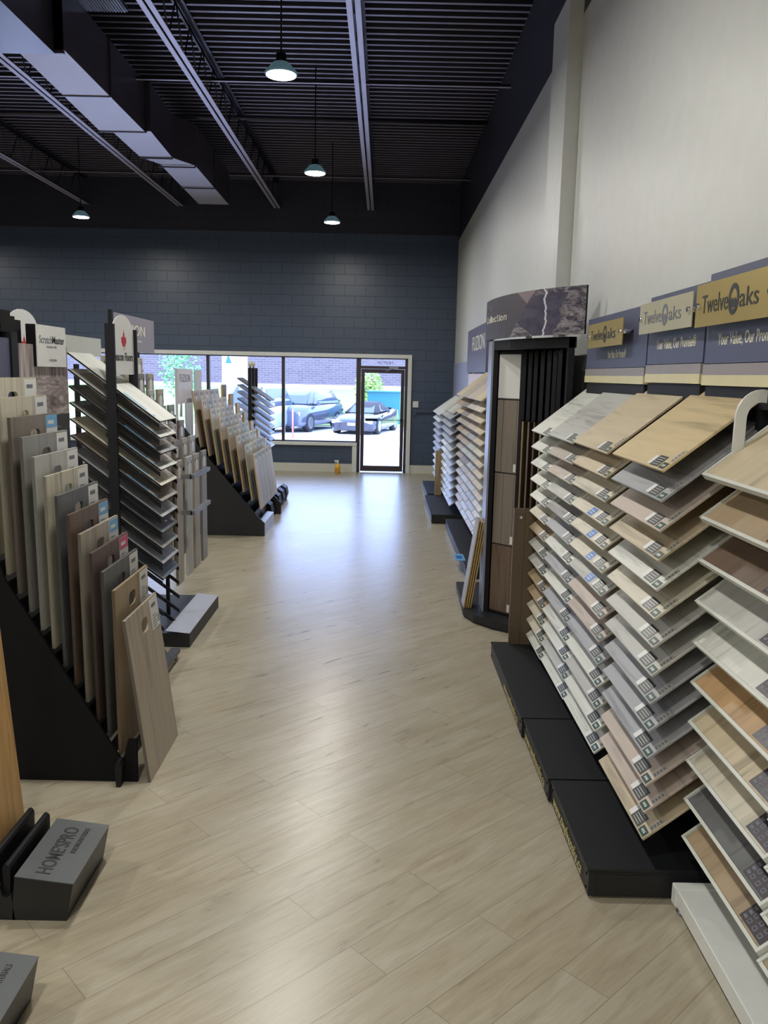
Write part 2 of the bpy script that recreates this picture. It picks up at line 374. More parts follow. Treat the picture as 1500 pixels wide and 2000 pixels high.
g = MB(); g.box(.575, 1.3, BY-.05, BY-.02, 1.20, 1.27); g.box(.57, .64, BY-.055, BY, 1.15, 1.28)
tag(g.obj('wall_rail', NAVY), 'navy painted raceway running along the wall below the white switch box', 'raceway')

# ================================================================ CEILING: joists, bracing, duct, lamps
def joist(x, label):
    t = thing('steel_joist', label, 'joist', (x, YN, 4.98), 'open web joists under the roof deck')
    g = MB()
    for s in (-1, 1):
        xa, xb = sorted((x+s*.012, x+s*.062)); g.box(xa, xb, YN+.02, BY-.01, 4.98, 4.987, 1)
        xa, xb = sorted((x+s*.012, x+s*.018)); g.box(xa, xb, YN+.02, BY-.01, 4.987, 5.03, 0)
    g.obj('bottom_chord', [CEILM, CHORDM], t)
    g = MB()
    for s in (-1, 1):
        xa, xb = sorted((x+s*.012, x+s*.06)); g.box(xa, xb, YN+.02, BY-.01, 5.463, 5.47)
        xa, xb = sorted((x+s*.012, x+s*.018)); g.box(xa, xb, YN+.02, BY-.01, 5.42, 5.463)
    g.obj('top_chord', CEILM, t)
    g = MB(); y = YN+.1; k = 0
    while y+.3 < BY:
        g.tube((x, y, 5.01 if k % 2 else 5.45), (x, y+.3, 5.45 if k % 2 else 5.01), .009, 6); y += .3; k += 1
    g.obj('web_rod', CEILM, t)
joist(-.325, 'dark steel joist nearest the white wall, running towards the glass door')
joist(-2.09, 'dark steel joist just right of the ceiling duct')
joist(-3.92, 'dark steel joist just left of the ceiling duct')
joist(-5.7, 'dark steel joist at the left edge, second left of the duct')
joist(-7.5, 'dark steel joist farthest left of the duct')
for y, lb in ((14.42, 'thin steel cross brace closest to the window wall'), (9.93, 'thin steel cross brace crossing above the nearest pendant lamp'), (5.4, 'thin steel cross brace nearest the camera')):
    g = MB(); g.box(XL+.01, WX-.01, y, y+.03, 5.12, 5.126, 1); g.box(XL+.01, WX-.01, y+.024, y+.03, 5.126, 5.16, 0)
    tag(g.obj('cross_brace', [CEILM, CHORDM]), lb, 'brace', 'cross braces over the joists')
for i, y in enumerate((12.25, 8.05)):
    g = MB().tube((XL, y, 5.4), (WX, y, 5.4), .03, 10); 
    tag(g.obj('pipe', CEILM), ('dark pipe under the roof deck beyond the middle pendant lamp', 'dark pipe under the roof deck in front of the nearest lamp')[i], 'pipe', 'pipes under the roof deck')
# duct
DUCT = mat('duct_dark_paint', srgb(64, 60, 72), .3, .25)
DUCTB = mat('lit_duct_underside', srgb(168, 164, 172), .42, .3)  # duct underside: floor light put into the colour, sides stay dark
t = thing('air_duct', 'long rectangular ceiling duct with a stepped end, left of the aisle', 'duct', (-3.0, 7.77, 4.65))
def duct_seg(name, y0, xa0, xb0, y1, xa1, xb1, z0, z1, parent, zt0=5.2, zt1=5.2):
    g = MB(); v = [(xa0, y0, z0), (xb0, y0, z0), (xb1, y1, z1), (xa1, y1, z1), (xa0, y0, zt0), (xb0, y0, zt0), (xb1, y1, zt1), (xa1, y1, zt1)]
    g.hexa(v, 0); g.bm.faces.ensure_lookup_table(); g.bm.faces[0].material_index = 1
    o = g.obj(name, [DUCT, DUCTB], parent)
    return o
duct_seg('wide_section', 7.77, -3.27, -2.845, 10.25, -3.37, -2.845, 4.65, 4.65, t)
duct_seg('middle_section', 10.25, -3.24, -2.78, 11.45, -3.25, -2.83, 4.66, 4.66, t)
duct_seg('offset_section', 11.45, -3.25, -2.83, 11.9, -3.07, -2.62, 4.66, 4.67, t)
duct_seg('narrow_section', 11.9, -3.10, -2.63, 14.45, -3.15, -2.65, 4.67, 4.66, t)
g = MB(); g.prism([(14.45, 4.66), (14.52, 4.67), (14.56, 4.71), (14.57, 4.8), (14.57, 5.2), (14.45, 5.2)], 'x', -3.15, -2.65)
g.obj('end_cap', DUCT, t)
for y in (9.0, 10.25, 11.45, 11.9, 13.2):
    xa = -3.37 if y < 10.3 else (-3.25 if y < 11.8 else -3.13); xb = -2.84 if y < 11.8 else -2.64
    g = MB(); g.box(xa-.012, xb+.012, y-.012, y+.012, 4.64, 4.655); g.box(xb, xb+.014, y-.012, y+.012, 4.655, 5.2)
    g.obj('flange', DUCT, t)
g = MB(); g.prism([(5.2, 4.62), (7.77, 4.62), (7.77, 5.42), (5.2, 5.42)], 'x', -3.9, -2.93)
t2 = g.obj('plenum_box', [DUCT]); tag(t2, 'large dark sheet metal plenum box where the ceiling duct starts', 'duct')
g = MB(); g.hexa([(-3.9, 7.77, 4.62), (-2.85, 7.77, 4.62), (-2.85, 7.80, 4.62), (-3.9, 7.80, 4.62), (-3.9, 7.77, 5.42), (-2.85, 7.77, 5.42), (-2.85, 7.80, 5.42), (-3.9, 7.80, 5.42)])
g.obj('seam_flange', DUCT).parent = t2
g = MB(); g.box(-3.03, -2.47, 7.6, 8.42, 5.22, 5.26, 0)
for k in range(20): g.box(-3.01+.027*k, -3.0+.027*k, 7.63, 8.4, 5.205, 5.22, 1)
tag(g.obj('return_air_grille', [DUCT, STEEL]), 'slatted return air grille under the roof deck beside the duct', 'grille')
# conduit alongside the duct
g = MB(); g.tube((-3.5, 6.5, 4.97), (-3.62, 10.6, 4.97), .02, 8); g.box(-3.66, -3.58, 10.5, 10.7, 4.92, 5.0)
tag(g.obj('conduit', CEILM), 'thin dark conduit with a junction box on the left of the duct', 'conduit')
# pendant lamps
LAMPE = mat('lit_lamp_diffuser', (1, .96, .86), .5, emis=(1, .95, .84), es=14)
DOME = mat('frosted_lamp_reflector', srgb(60, 92, 104), .3, emis=(.35, .65, .8), es=.12)
def lamp(x, y, z, label):
    t = thing('pendant_lamp', label, 'lamp', (x, y, z), 'round pendant lamps')
    g = MB().lathe([(.12, 0), (.132, .004), (.132, .018), (.105, .045), (.07, .085), (.045, .095)], (x, y, z+.01)); g.obj('lamp_shade', DOME, t)
    g = MB().lathe([(.042, .105), (.042, .11), (.042, .165), (.012, .175)], (x, y, z)); g.obj('driver_housing', NEARBLACK, t)
    g = MB().tube((x, y, z+.17), (x, y, 5.47), .007, 8); g.obj('cord', NEARBLACK, t)
    g = MB().lathe([(.0005, -.012), (.07, -.008), (.12, 0), (.12, .006), (.0005, .008)], (x, y, z+.004)); g.obj('diffuser', LAMPE, t)
    l = bpy.data.lights.new('lamp_light', 'AREA'); l.shape = 'DISK'; l.size = .24; l.energy = LAMP_W; l.color = LAMP_COL
    o = bpy.data.objects.new('lamp_light', l); COL.objects.link(o); o.location = (x, y, z-.02)
names_y = {13.7: 'closest to the window wall', 10.45: 'halfway down the aisle', 7.15: 'nearest of the three in view', 3.85: 'above the camera', .55: 'behind the camera', -2.7: 'at the back of the shop'}
for y in (13.7, 10.45, 7.15, 3.85, .55, -2.7):
    lamp(-.88, y, 4.27, 'round lit pendant lamp over the aisle, '+names_y[y])
    if y != 7.15: lamp(-4.85, y, 4.27, 'round lit pendant lamp left of the ceiling duct, '+names_y[y])
    lamp(-8.8, y, 4.27, 'round lit pendant lamp far left, '+names_y[y])


# ================================================================ SAMPLE BOARDS ON SLOPED TRAYS
SAMPLE_CACHE = {}
def board_mesh(w, d, t, m, edge=None):
    k = ('b', round(w, 3), round(d, 3), t, m.name, edge.name if edge else '')
    if k not in SAMPLE_CACHE:
        g = MB().box(0, w, 0, d, -t, 0)
        bmesh.ops.recalc_face_normals(g.bm, faces=g.bm.faces)
        bmesh.ops.bevel(g.bm, geom=list(g.bm.edges), offset=.0018, segments=1, affect='EDGES')
        if edge:
            for f_ in g.bm.faces:
                if abs(f_.normal.z) < .6: f_.material_index = 1
        SAMPLE_CACHE[k] = g.mesh('board', [m]+([edge] if edge else []))
    return SAMPLE_CACHE[k]
def flat_mesh(key, build, mats):
    if key not in SAMPLE_CACHE:
        g = MB(); build(g); SAMPLE_CACHE[key] = g.mesh('label', mats)
    return SAMPLE_CACHE[key]
def frame_right(p, th):
    """local x towards the camera, y up the slope into the right wall, z off the face"""
    c, s = math.cos(th), math.sin(th)
    M = Matrix(((0, c, -s), (-1, 0, 0), (0, s, c))).to_4x4(); M.translation = p; return M
def frame_left(p, th):
    c, s = math.cos(th), math.sin(th)
    M = Matrix(((0, -c, s), (1, 0, 0), (0, s, c))).to_4x4(); M.translation = p; return M
def child(name, me, parent):
    o = bpy.data.objects.new(name, me); COL.objects.link(o); o.parent = parent; return o
def sample(M, w, d, m, label, group, t=.011, edge=None, name='floor_sample'):
    o = bpy.data.objects.new(name, board_mesh(w, d, t, m, edge)); COL.objects.link(o); o.matrix_world = M
    return tag(o, label, 'flooring sample', group)

def label_main(w):
    def b(g):
        s = min(1.0, w/.6)
        x1 = w-.075; x0 = x1-.085*(.7+.3*s)
        g.box(x0, x1, .008, .062, .0002, .0012, 1)
        g.box(x0-.035, x0-.002, .012, .055, .0002, .0012, 0)
        for k in range(4): g.box(x0+.01, x1-.012, .017+k*.011, .0188+k*.011, .0012, .0015, 0)
    return flat_mesh('main%.2f' % w, b, [WHITEP, mat('grey_label', srgb(62, 66, 62), .35)])
def label_green(w):
    def b(g):
        x1 = w-.006; g.box(x1-.055, x1, .006, .036, .0002, .0012, 0)
        for k in range(3): g.box(x1-.042+k*.011, x1-.036+k*.011, .016, .026, .0012, .0015, 1)
    return flat_mesh('green%.2f' % w, b, [GREEN, WHITEP])
def label_side(w):
    def b(g):
        x1 = w-.004; g.box(x1-.026, x1, .045, .11, .0002, .001, 1)
        for k in range(4): g.box(x1-.022, x1-.006, .05+k*.014, .058+k*.014, .001, .0013, 0)
        
    return flat_mesh('side%.2f' % w, b, [GREYINK, mat('pale_label', srgb(168, 164, 150), .4), GREEN])
def label_blue(w):
    def b(g):
        g.box(w-.32, w-.235, .006, .052, .0002, .0012, 0)
        for k in range(2): g.box(w-.305, w-.25, .018+k*.013, .021+k*.013, .0012, .0015, 1)
    return flat_mesh('blue%.2f' % w, b, [BLUE, WHITEP])

# ---------------- rack with dark slate headers on the right wall: three bays, four columns of boards
FX0, TZ0, PZ, DEP, TH = .968, 1.613, .1065, .455, math.atan2(.29, .362)
cols = [ # near y, far y, tones top to bottom, description
 (4.93, 5.44, ['off white','off white','off white','off white','off white','cream','tan','pale grey','pale grey','tan','tan','cream','cream','off white'], 'column nearest the black tower'),
 (4.26, 4.90, ['pale grey','greige','blush','pale grey','mid grey','silver grey','off white','silver grey','off white','silver grey','off white','off white','pale grey','off white'], 'second column from the black tower'),
 (3.59, 4.24, ['sand','sand','cream','cream','cream','cream','pale grey','blush','blush','silver grey','off white','pale grey','off white','off white'], 'third column from the black tower'),
 (2.86, 3.50, ['honey','silver grey','blush','sand','off white','cream','pale grey','pale grey','silver grey','silver grey','silver grey','blush','blush','sand'], 'wide column beside the white rack')]
TONES['light honey'] = srgb(198, 178, 138); cols[3][2][0] = 'light honey'
for ci, (ya, yb, tones, cdesc) in enumerate(cols):
    for r in range(14):
        z = TZ0-r*PZ-(.03 if ci == 0 else (.018 if ci == 1 else (.008 if ci == 2 else 0)))
        x = FX0+.0022*r
        wd = yb-ya
        o = sample(frame_right((x, yb, z), TH), wd, DEP, W(tones[r], 'X'),
                   '%s sample board, %s row down, %s' % (tones[r], ordn(r), cdesc), 'sample boards on the rack with slate headers')
        child('info_label', label_main(wd), o); child('green_label', label_green(wd), o)
        if ci >= 2: child('side_label', label_side(wd), o)['label'] = 'pale strip of small print along the near edge'
        if ci == 2 and r in (3, 4, 5, 6): child('blue_sticker', label_blue(wd), o)

def base_box(x0, x1, y0, y1, h, parent, name='base'):
    g = MB(); g.box(x0, x1, y0, y1, .012, h-.012); g.box(x0-.006, x1, y0+.002, y1-.002, h-.012, h)
    g.box(x0+.01, x1, y0+.02, y1-.02, 0, .012)
    o = g.obj(name, BLACKM, parent); return o
def screws(pts, parent, xd=-1):
    g = MB()
    for x, y, z in pts: g.tube((x, y, z), (x+xd*.003, y, z), .006, 10)
    return g.obj('screw_cap', NEARBLACK, parent)
bays = [(4.21, 5.50, .776, 'far double-width black rack bay under the small brass header plate'),
        (3.53, 4.20, .788, 'middle black rack bay under the pale champagne header plate'),
        (2.83, 3.52, .800, 'near black rack bay under the large brass header plate, beside the white rack')]
hdr = [(4.12, 5.33, 1.985, 2.285), (3.385, 4.10, 1.995, 2.31), (2.66, 3.365, 1.99, 2.335)]
for bi, (y0, y1, x0, lb) in enumerate(bays):
    t = thing('sample_rack', lb, 'display rack', (x0+.25, (y0+y1)/2, 0), 'black rack bays along the white wall')
    bo = base_box(x0, 1.34, y0, y1, .12, t)
    # printed address on the front of the base
    L_ = min(.52, (y1-y0)-.1); ys = y1-.08 if bi else y0+.62
    text('www.twelveoaks.ca', (x0-.0075, ys, .038), (0, -1, 0), (0, 0, 1), L_, .052, GOLDINK, bo, shear=.3)
    screws([(x0, y0+.03, .03), (x0, y0+.03, .085), (x0, y1-.03, .03), (x0, y1-.03, .085)], bo)
    if bi == 2:
        g = MB()
        for zz in (.04, .085): g.tube((1.0, y0, zz), (1.0, y0-.004, zz), .008, 12)
        g.box(.83, 1.3, y0-.002, y0, .015, .1); g.obj('end_plate', BLACKM, bo)
    g = MB().box(1.315, 1.335, y0, y1, .12, 1.93); g.obj('back_panel', NEARBLACK, t)
    ups = [y0+.02, y1-.04] + ([4.87] if bi == 0 else [])
    for yy in ups:
        g = MB().box(1.285, 1.315, yy, yy+.03, .12, 1.97); g.obj('upright', BLACK, t)
    rows = range(14)
    for r in rows:
        z = TZ0-r*PZ-(.03 if bi == 0 else (.008 if bi == 1 else 0)); x = FX0+.0022*r
        c, s = math.cos(TH), math.sin(TH)
        segs = [(y0+.03, y1-.02)] if bi else [(4.93, 5.42), (4.26, 4.9)]
        for ya, yb in segs:
            for yy in (ya+.10, (ya+yb)/2, yb-.12):
                p = lambda u, v: (x+u*c+v*s, z+u*s-v*c)
                a, b_, d_, e_ = p(.02, .013), p(.40, .013), p(.40, .035), p(.03, .03)
                MB().prism([a, b_, d_, e_], 'y', yy, yy+.012).obj('tray_arm', BLACK, t)
    # header
    hy0, hy1, hz0, hz1 = hdr[bi]
    ho = MB().box(1.275, 1.315, hy0, hy1, hz0, hz1).obj('header_panel', SLATE, t)
    g = MB(); g.box(1.27, 1.31, hy0+.003, hy1-.003, hz0-.045, hz0-.003, 0); g.box(1.268, 1.31, hy0+.003, hy1-.003, hz0-.085, hz0-.045, 1)
    g.obj('valance', [mat('mauve_strip', srgb(150, 142, 142), .4), mat('straw_strip', srgb(214, 204, 160), .4)], t)
    MB().box(1.28, 1.315, hy0+.02, hy1-.02, 1.83, hz0-.088).obj('crossbar', BLACK, t)
    pl = [(4.34, 5.06, 2.098, 2.235, .05), (3.40, 4.09, 2.135, 2.275, .04), (2.68, 3.36, 2.128, 2.29, .04)][bi]
    py0, py1, pz0, pz1, off = pl
    po = MB().box(1.262-off, 1.268-off, py0, py1, pz0, pz1).obj('header_plate', [BRASS, CHAMP, BRASS][bi], t, bevel=.001)
    for yy in (py0+.03, py1-.03): MB().tube((1.274, yy, (pz0+pz1)/2), (1.252-off, yy, (pz0+pz1)/2), .011, 12).obj('standoff_bolt', CHROME, po)
    xf = 1.2612-off; wv = py1-py0; hh = pz1-pz0; inkm = [INK, GREYINK, INK][bi]
    y_ = py1-.10*wv
    text('Twelve', (xf, y_, pz0+.30*hh), (0, -1, 0), (0, 0, 1), .36*wv, .42*hh, inkm, po)
    text('aks', (xf, y_-.505*wv, pz0+.30*hh), (0, -1, 0), (0, 0, 1), .22*wv, .40*hh, inkm, po)
    # the round tree emblem that stands for the letter O
    cy, cz_, ro, ri = y_-.43*wv, pz0+.50*hh, .27*hh, .18*hh
    g = MB(); n = 28
    for i in range(n):
        a0, a1 = 2*math.pi*i/n, 2*math.pi*(i+1)/n
        g.hexa([(xf, cy-ro*math.cos(a), cz_+ro*1.25*math.sin(a)) if q else (xf, cy-ri*math.cos(a), cz_+ri*1.25*math.sin(a)) for a, q in ((a0, 1), (a1, 1), (a1, 0), (a0, 0))]+
               [(xf-.0008, cy-ro*math.cos(a), cz_+ro*1.25*math.sin(a)) if q else (xf-.0008, cy-ri*math.cos(a), cz_+ri*1.25*math.sin(a)) for a, q in ((a0, 1), (a1, 1), (a1, 0), (a0, 0))])
    g.prism([(cy-.9*ri, cz_-.2*ri), (cy-.35*ri, cz_+.15*ri), (cy, cz_-.1*ri), (cy+.5*ri, cz_+.2*ri), (cy+.9*ri, cz_-.2*ri), (cy+.6*ri, cz_-ri), (cy-.6*ri, cz_-ri)], 'x', xf-.0008, xf)
    g.obj('emblem', inkm, po)
    tw = [.36, .50, .52][bi]; ty = [4.83, 3.97, 3.24][bi]; tz = [2.03, 2.055, 2.05][bi]
    text('Your Value, Our Promise®', (1.2742, ty, tz), (0, -1, 0), (0, 0, 1), tw, .055, IVORY, ho)
# brown chevron end board
g = MB().box(.885, 1.315, 5.455, 5.475, .12, 1.06)
o = tag(g.obj('end_board', wood('brown chevron', srgb(92, 78, 60), 'Z', planks=.12)), 'brown plank end board standing at the far end of the rack by the black tower', 'panel')
g = MB().tube((.93, 5.455, 1.0), (.93, 5.445, 1.0), .01, 12); g.obj('screw', CHROME).parent = o

# ---------------- white rack nearest the camera on the right
TRIM = mat('white_tray', srgb(206, 208, 200), .4)
wt = ['sand', 'tan', 'brown', 'pale grey', 'off white', 'honey', 'sand', 'cream', 'slate grey', 'tan']
wt2 = ['cream', 'sand', 'tan', 'sand', 'pale grey', 'sand', 'greige', 'sand', 'cream', 'tan']
def icon_label(w, d):
    def b(g):
        x0, x1, y0, y1 = w-.15, w-.004, .008, .105
        g.box(x0, x1, y0, y1, .0002, .0014, 0)
        for i in range(3):
            for j in range(2):
                cx, cy = x0+.045+i*.035, y0+.016+j*.026
                g.box(cx-.009, cx+.009, cy-.008, cy+.008, .0014, .0018, 1); g.box(cx-.006, cx+.005, cy-.005, cy+.005, .0018, .0021, 0)
        for k in range(4): g.box(x0+.01, x0+.028, y0+.01+k*.02, y0+.02+k*.02, .0014, .0018, 1)
        for k in range(3): g.box(x0+.04, x1-.012, y0+.062+k*.011, y0+.066+k*.011, .0014, .0018, 1)
    return flat_mesh('icon%.2f' % w, b, [mat('aubergine_label', srgb(58, 50, 56), .35), GREYINK])
t = thing('sample_rack', 'white enamel rack of tray-mounted samples nearest the camera on the right', 'display rack', (1.2, 2.2, 0))
g = MB(); g.box(1.10, 1.34, 1.35, 2.78, .035, .10); g.box(1.095, 1.34, 2.74, 2.785, .03, .104); g.box(1.095, 1.34, 2.10, 2.12, .03, .1025)
bo = g.obj('base', WHITE, t, bevel=.003)
g = MB()
for yy in (2.755, 2.12, 1.45):
    g.lathe([(.016, 0), (.018, .006), (.008, .01), (.008, .035)], (1.125, yy, 0))
g.obj('levelling_foot', STEEL, bo)
for yy in (2.79, 2.17, 1.52):
    MB().box(1.30, 1.335, yy-.02, yy+.012, .10, 1.78).obj('upright', WHITE, t)
g = MB(); n = 14
for k in range(n):
    a0, a1 = math.pi*k/n, math.pi*(k+1)/n
    q = [(1.265-ro*math.cos(a), 1.80+ro*1.15*math.sin(a)) for ro, a in ((.085, a0), (.085, a1), (.048, a1), (.048, a0))]
    g.prism(q, 'y', 2.795, 2.807)
g.prism([(1.18, 1.80), (1.217, 1.80), (1.217, 1.70), (1.18, 1.67)], 'y', 2.795, 2.807); g.prism([(1.313, 1.80), (1.35, 1.80), (1.35, 1.78), (1.313, 1.76)], 'y', 2.795, 2.807)
bmesh.ops.remove_doubles(g.bm, verts=g.bm.verts, dist=1e-4)
g.obj('handle', WHITE, t)
THW = math.radians(39); WP = .1485
for ci, (yb, wd, tl) in enumerate(((2.80, .60, wt), (2.17, .60, wt2))):
    for r in range(10):
        z = 1.612-r*WP-ci*.02; x = 1.10+.004*r
        M = frame_right((x, yb, z), THW)
        o = sample(M, wd, .29, W(tl[r], 'Y'), '%s plank in a white tray, %s row down, %s column of the white rack' % (tl[r], ordn(r), ('far', 'near')[ci]), 'tray samples on the white rack')
        g = MB(); g.box(-.012, .0, -.012, .30, -.016, .006); g.box(wd, wd+.012, -.012, .30, -.016, .006); g.box(0, wd, -.012, 0, -.016, .004); g.box(0, wd, 0, .30, -.016, -.0115)
        k = 'wtray'
        if k not in SAMPLE_CACHE: SAMPLE_CACHE[k] = g.mesh('tray', TRIM)
        child('tray', SAMPLE_CACHE[k], o)['label'] = 'white metal tray rim'
        child('icon_label', icon_label(wd, .29), o)['label'] = 'dark label with rows of pale icons'

# ---------------- tall black tower with curved picture header
t = thing('display_tower', 'tall black curved tower of hinged sample boards with a waterfall photograph on its header', 'display tower', (1.0, 6.3, 0))
foot = [(.69, 7.35), (.672, 6.48), (.74, 6.30), (.86, 6.15), (.99, 6.05), (1.12, 6.0), (1.25, 5.98), (1.25, 7.35)]
g = MB(); g.prism(foot, 'z', .02, .075); g.prism([(x+(.01 if x < 1 else -.005), y+.01) for x, y in foot], 'z', .0, .02)
bo = g.obj('base', BLACKM, t)
screws([(.68, 7.1, .04), (.676, 6.8, .04), (.673, 6.55, .04)], bo)
MB().box(.812, .826, 6.40, 6.62, .075, 2.19).obj('side_panel', mat('silver_laminate', srgb(150, 152, 166), .3, .2), t)
MB().prism([(.826, 6.40), (.862, 6.40), (.862, 6.62), (.826, 6.62)], 'z', .075, 2.19).obj('post', BLACK, t)
MB().prism([(1.20, 5.52), (1.24, 5.52), (1.24, 5.58), (1.20, 5.58)], 'z', .075, 2.19).obj('post', BLACK, t)
g = MB().prism([(.826, 6.62), (.826, 6.40), (.90, 6.08), (1.03, 5.80), (1.20, 5.52), (1.25, 5.52), (1.25, 6.62)], 'z', 2.12, 2.19)
g.obj('top_plate', BLACK, t)
g = MB().prism([(1.25, 5.6), (1.25, 6.62), (.87, 6.62), (.87, 6.605), (1.235, 6.605), (1.235, 5.6)], 'z', .075, 2.12); g.obj('back_panel', NEARBLACK, t)
def bez(a, b, c, n=18):
    return [tuple((1-s)**2*a[k]+2*s*(1-s)*b[k]+s*s*c[k] for k in (0, 1)) for s in [i/n for i in range(n+1)]]
def header_mat():
    """dusk-grey print: plain plum half with a lighter wedge, then a rock-face picture with a thin waterfall, laid out on the board's own length"""
    m = bpy.data.materials.new('waterfall_print'); m.use_nodes = True; nt = m.node_tree; N = nt.nodes; L = nt.links
    b = N['Principled BSDF']; b.inputs['Roughness'].default_value = .35
    uv = N.new('ShaderNodeUVMap'); sp = N.new('ShaderNodeSeparateXYZ'); L.new(uv.outputs[0], sp.inputs[0])
    def M2(op, a, bb):
        n = N.new('ShaderNodeMath'); n.operation = op
        for i, q in enumerate((a, bb)):
            if isinstance(q, (int, float)): n.inputs[i].default_value = q
            else: L.new(q, n.inputs[i])
        return n.outputs[0]
    U, V = sp.outputs[0], sp.outputs[1]
    def noise(sx, sy, sc, det, dist=0):
        mp = N.new('ShaderNodeMapping'); mp.inputs['Scale'].default_value = (sx, sy, 1); L.new(uv.outputs[0], mp.inputs[0])
        n = N.new('ShaderNodeTexNoise'); n.inputs['Scale'].default_value = sc; n.inputs['Detail'].default_value = det; n.inputs['Distortion'].default_value = dist; n.inputs['Roughness'].default_value = .7
        L.new(mp.outputs[0], n.inputs['Vector']); return n.outputs[0]
    def mix(fac, a, bb):
        n = N.new('ShaderNodeMix'); n.data_type = 'RGBA'; L.new(fac, n.inputs[0])
        for i, q in ((6, a), (7, bb)):
            if isinstance(q, tuple): n.inputs[i].default_value = (*q, 1)
            else: L.new(q, n.inputs[i])
        return n.outputs[2]
    rock = N.new('ShaderNodeValToRGB'); e = rock.color_ramp.elements; e[0].position = .42; e[0].color = (*srgb(52, 47, 62), 1); e[1].position = .7; e[1].color = (*srgb(176, 168, 172), 1)
    L.new(noise(5, 3, 3.2, 9, 1.2), rock.inputs[0])
    dark = N.new('ShaderNodeValToRGB'); e = dark.color_ramp.elements; e[0].position = .4; e[0].color = (*srgb(58, 54, 74), 1); e[1].position = .75; e[1].color = (*srgb(92, 88, 108), 1)
    L.new(noise(4, 2, 2.6, 7, .6), dark.inputs[0])
    wob = M2('MULTIPLY', M2('SUBTRACT', noise(1, 1.5, 2, 2), .5), .10)
    rightrock = M2('GREATER_THAN', M2('ADD', U, M2('MULTIPLY', wob, 1.5)), M2('ADD', .84, M2('MULTIPLY', V, .07)))
    pic = mix(rightrock, dark.outputs[0], rock.outputs[0])
    low = M2('LESS_THAN', M2('ADD', V, wob), M2('SUBTRACT', 1.54, M2('MULTIPLY', U, 2.2)))
    pic = mix(low, pic, rock.outputs[0])
    top = M2('GREATER_THAN', M2('ADD', V, M2('MULTIPLY', wob, 4)), .88)
    pic = mix(top, pic, rock.outputs[0])
    fall = M2('LESS_THAN', M2('ABSOLUTE', M2('SUBTRACT', M2('ADD', U, wob), .775), 0), .006)
    pic = mix(fall, pic, srgb(205, 200, 212))
    plain = M2('LESS_THAN', U, M2('ADD', .485, M2('MULTIPLY', V, .215)))
    wed = M2('GREATER_THAN', U, M2('SUBTRACT', .87, M2('MULTIPLY', V, .32)))
    pl = mix(wed, srgb(82, 76, 84), srgb(136, 120, 126))
    out = mix(plain, pic, pl)
    L.new(out, b.inputs['Base Color']); return m
arc = bez((.80, 6.75), (.78, 5.85), (1.25, 5.33))
g = MB(); nA = len(arc)-1; z0, z1 = 2.20, 2.50
uvl = g.bm.loops.layers.uv.new('UVMap')
lens = [0]
for a, b_ in zip(arc, arc[1:]): lens.append(lens[-1]+math.dist(a, b_))
inner = [(x+.012, y+.006) for x, y in arc]
for i in range(nA):
    a, b_, c, d_ = arc[i], arc[i+1], inner[i+1], inner[i]
    fcs = [[(*a, z0), (*b_, z0), (*b_, z1), (*a, z1)], [(*d_, z0), (*d_, z1), (*c, z1), (*c, z0)], [(*a, z1), (*b_, z1), (*c, z1), (*d_, z1)], [(*a, z0), (*d_, z0), (*c, z0), (*b_, z0)]]
    for q, pts in enumerate(fcs):
        f_ = g.face(pts, 0 if q == 0 else 1)
        if q == 0:
            # the print starts out of sight on the far end, so stretch it over the part that faces the aisle
            for lp, (u, v) in zip(f_.loops, ((lens[i], 0), (lens[i+1], 0), (lens[i+1], 1), (lens[i], 1))): lp[uvl].uv = (u/lens[-1], v)
for q in (0, nA): g.face([(*arc[q], z0), (*arc[q], z1), (*inner[q], z1), (*inner[q], z0)], 1)
bmesh.ops.remove_doubles(g.bm, verts=g.bm.verts, dist=1e-5)
hp = g.obj('header_panel', [header_mat(), BLACK], t)
def at_arc(u):
    L_ = u*lens[-1]
    for i in range(nA):
        if lens[i+1] >= L_:
            s = (L_-lens[i])/(lens[i+1]-lens[i]); a, b_ = arc[i], arc[i+1]
            return (a[0]+(b_[0]-a[0])*s, a[1]+(b_[1]-a[1])*s), Vector((b_[0]-a[0], b_[1]-a[1], 0)).normalized()
def arc_text(s, u0, z, h, m, cw, parent):
    u = u0
    for ch in s:
        if ch != ' ':
            (x, y), d = at_arc(u); n = Vector((d.y, -d.x, 0)); n = n if n.x < 0 else -n
            k = .35 if ch in 'il' else (.55 if ch == 't' else 1)
            text(ch, (x+n.x*.002, y+n.y*.002, z), d, (0, 0, 1), cw*lens[-1]*.78*k, h*(1.35 if ch in 'lCtZF' else (1.25 if ch == 'i' else 1)), m, parent)
            u += cw*(k if k < 1 else 1)+(.004 if k < 1 else 0)
        else: u += cw
arc_text('Collection', .06, 2.325, .036, IVORY, .05, hp)
arc_text('FUZION', .06, 2.41, .02, GREYINK, .03, hp)
g = MB()
for u in (.62, .85):
    (x, y), d = at_arc(u); MB().box(x+.02, x+.06, y, y+.02, 2.188, 2.202).obj('bracket', STEEL, t)
pass
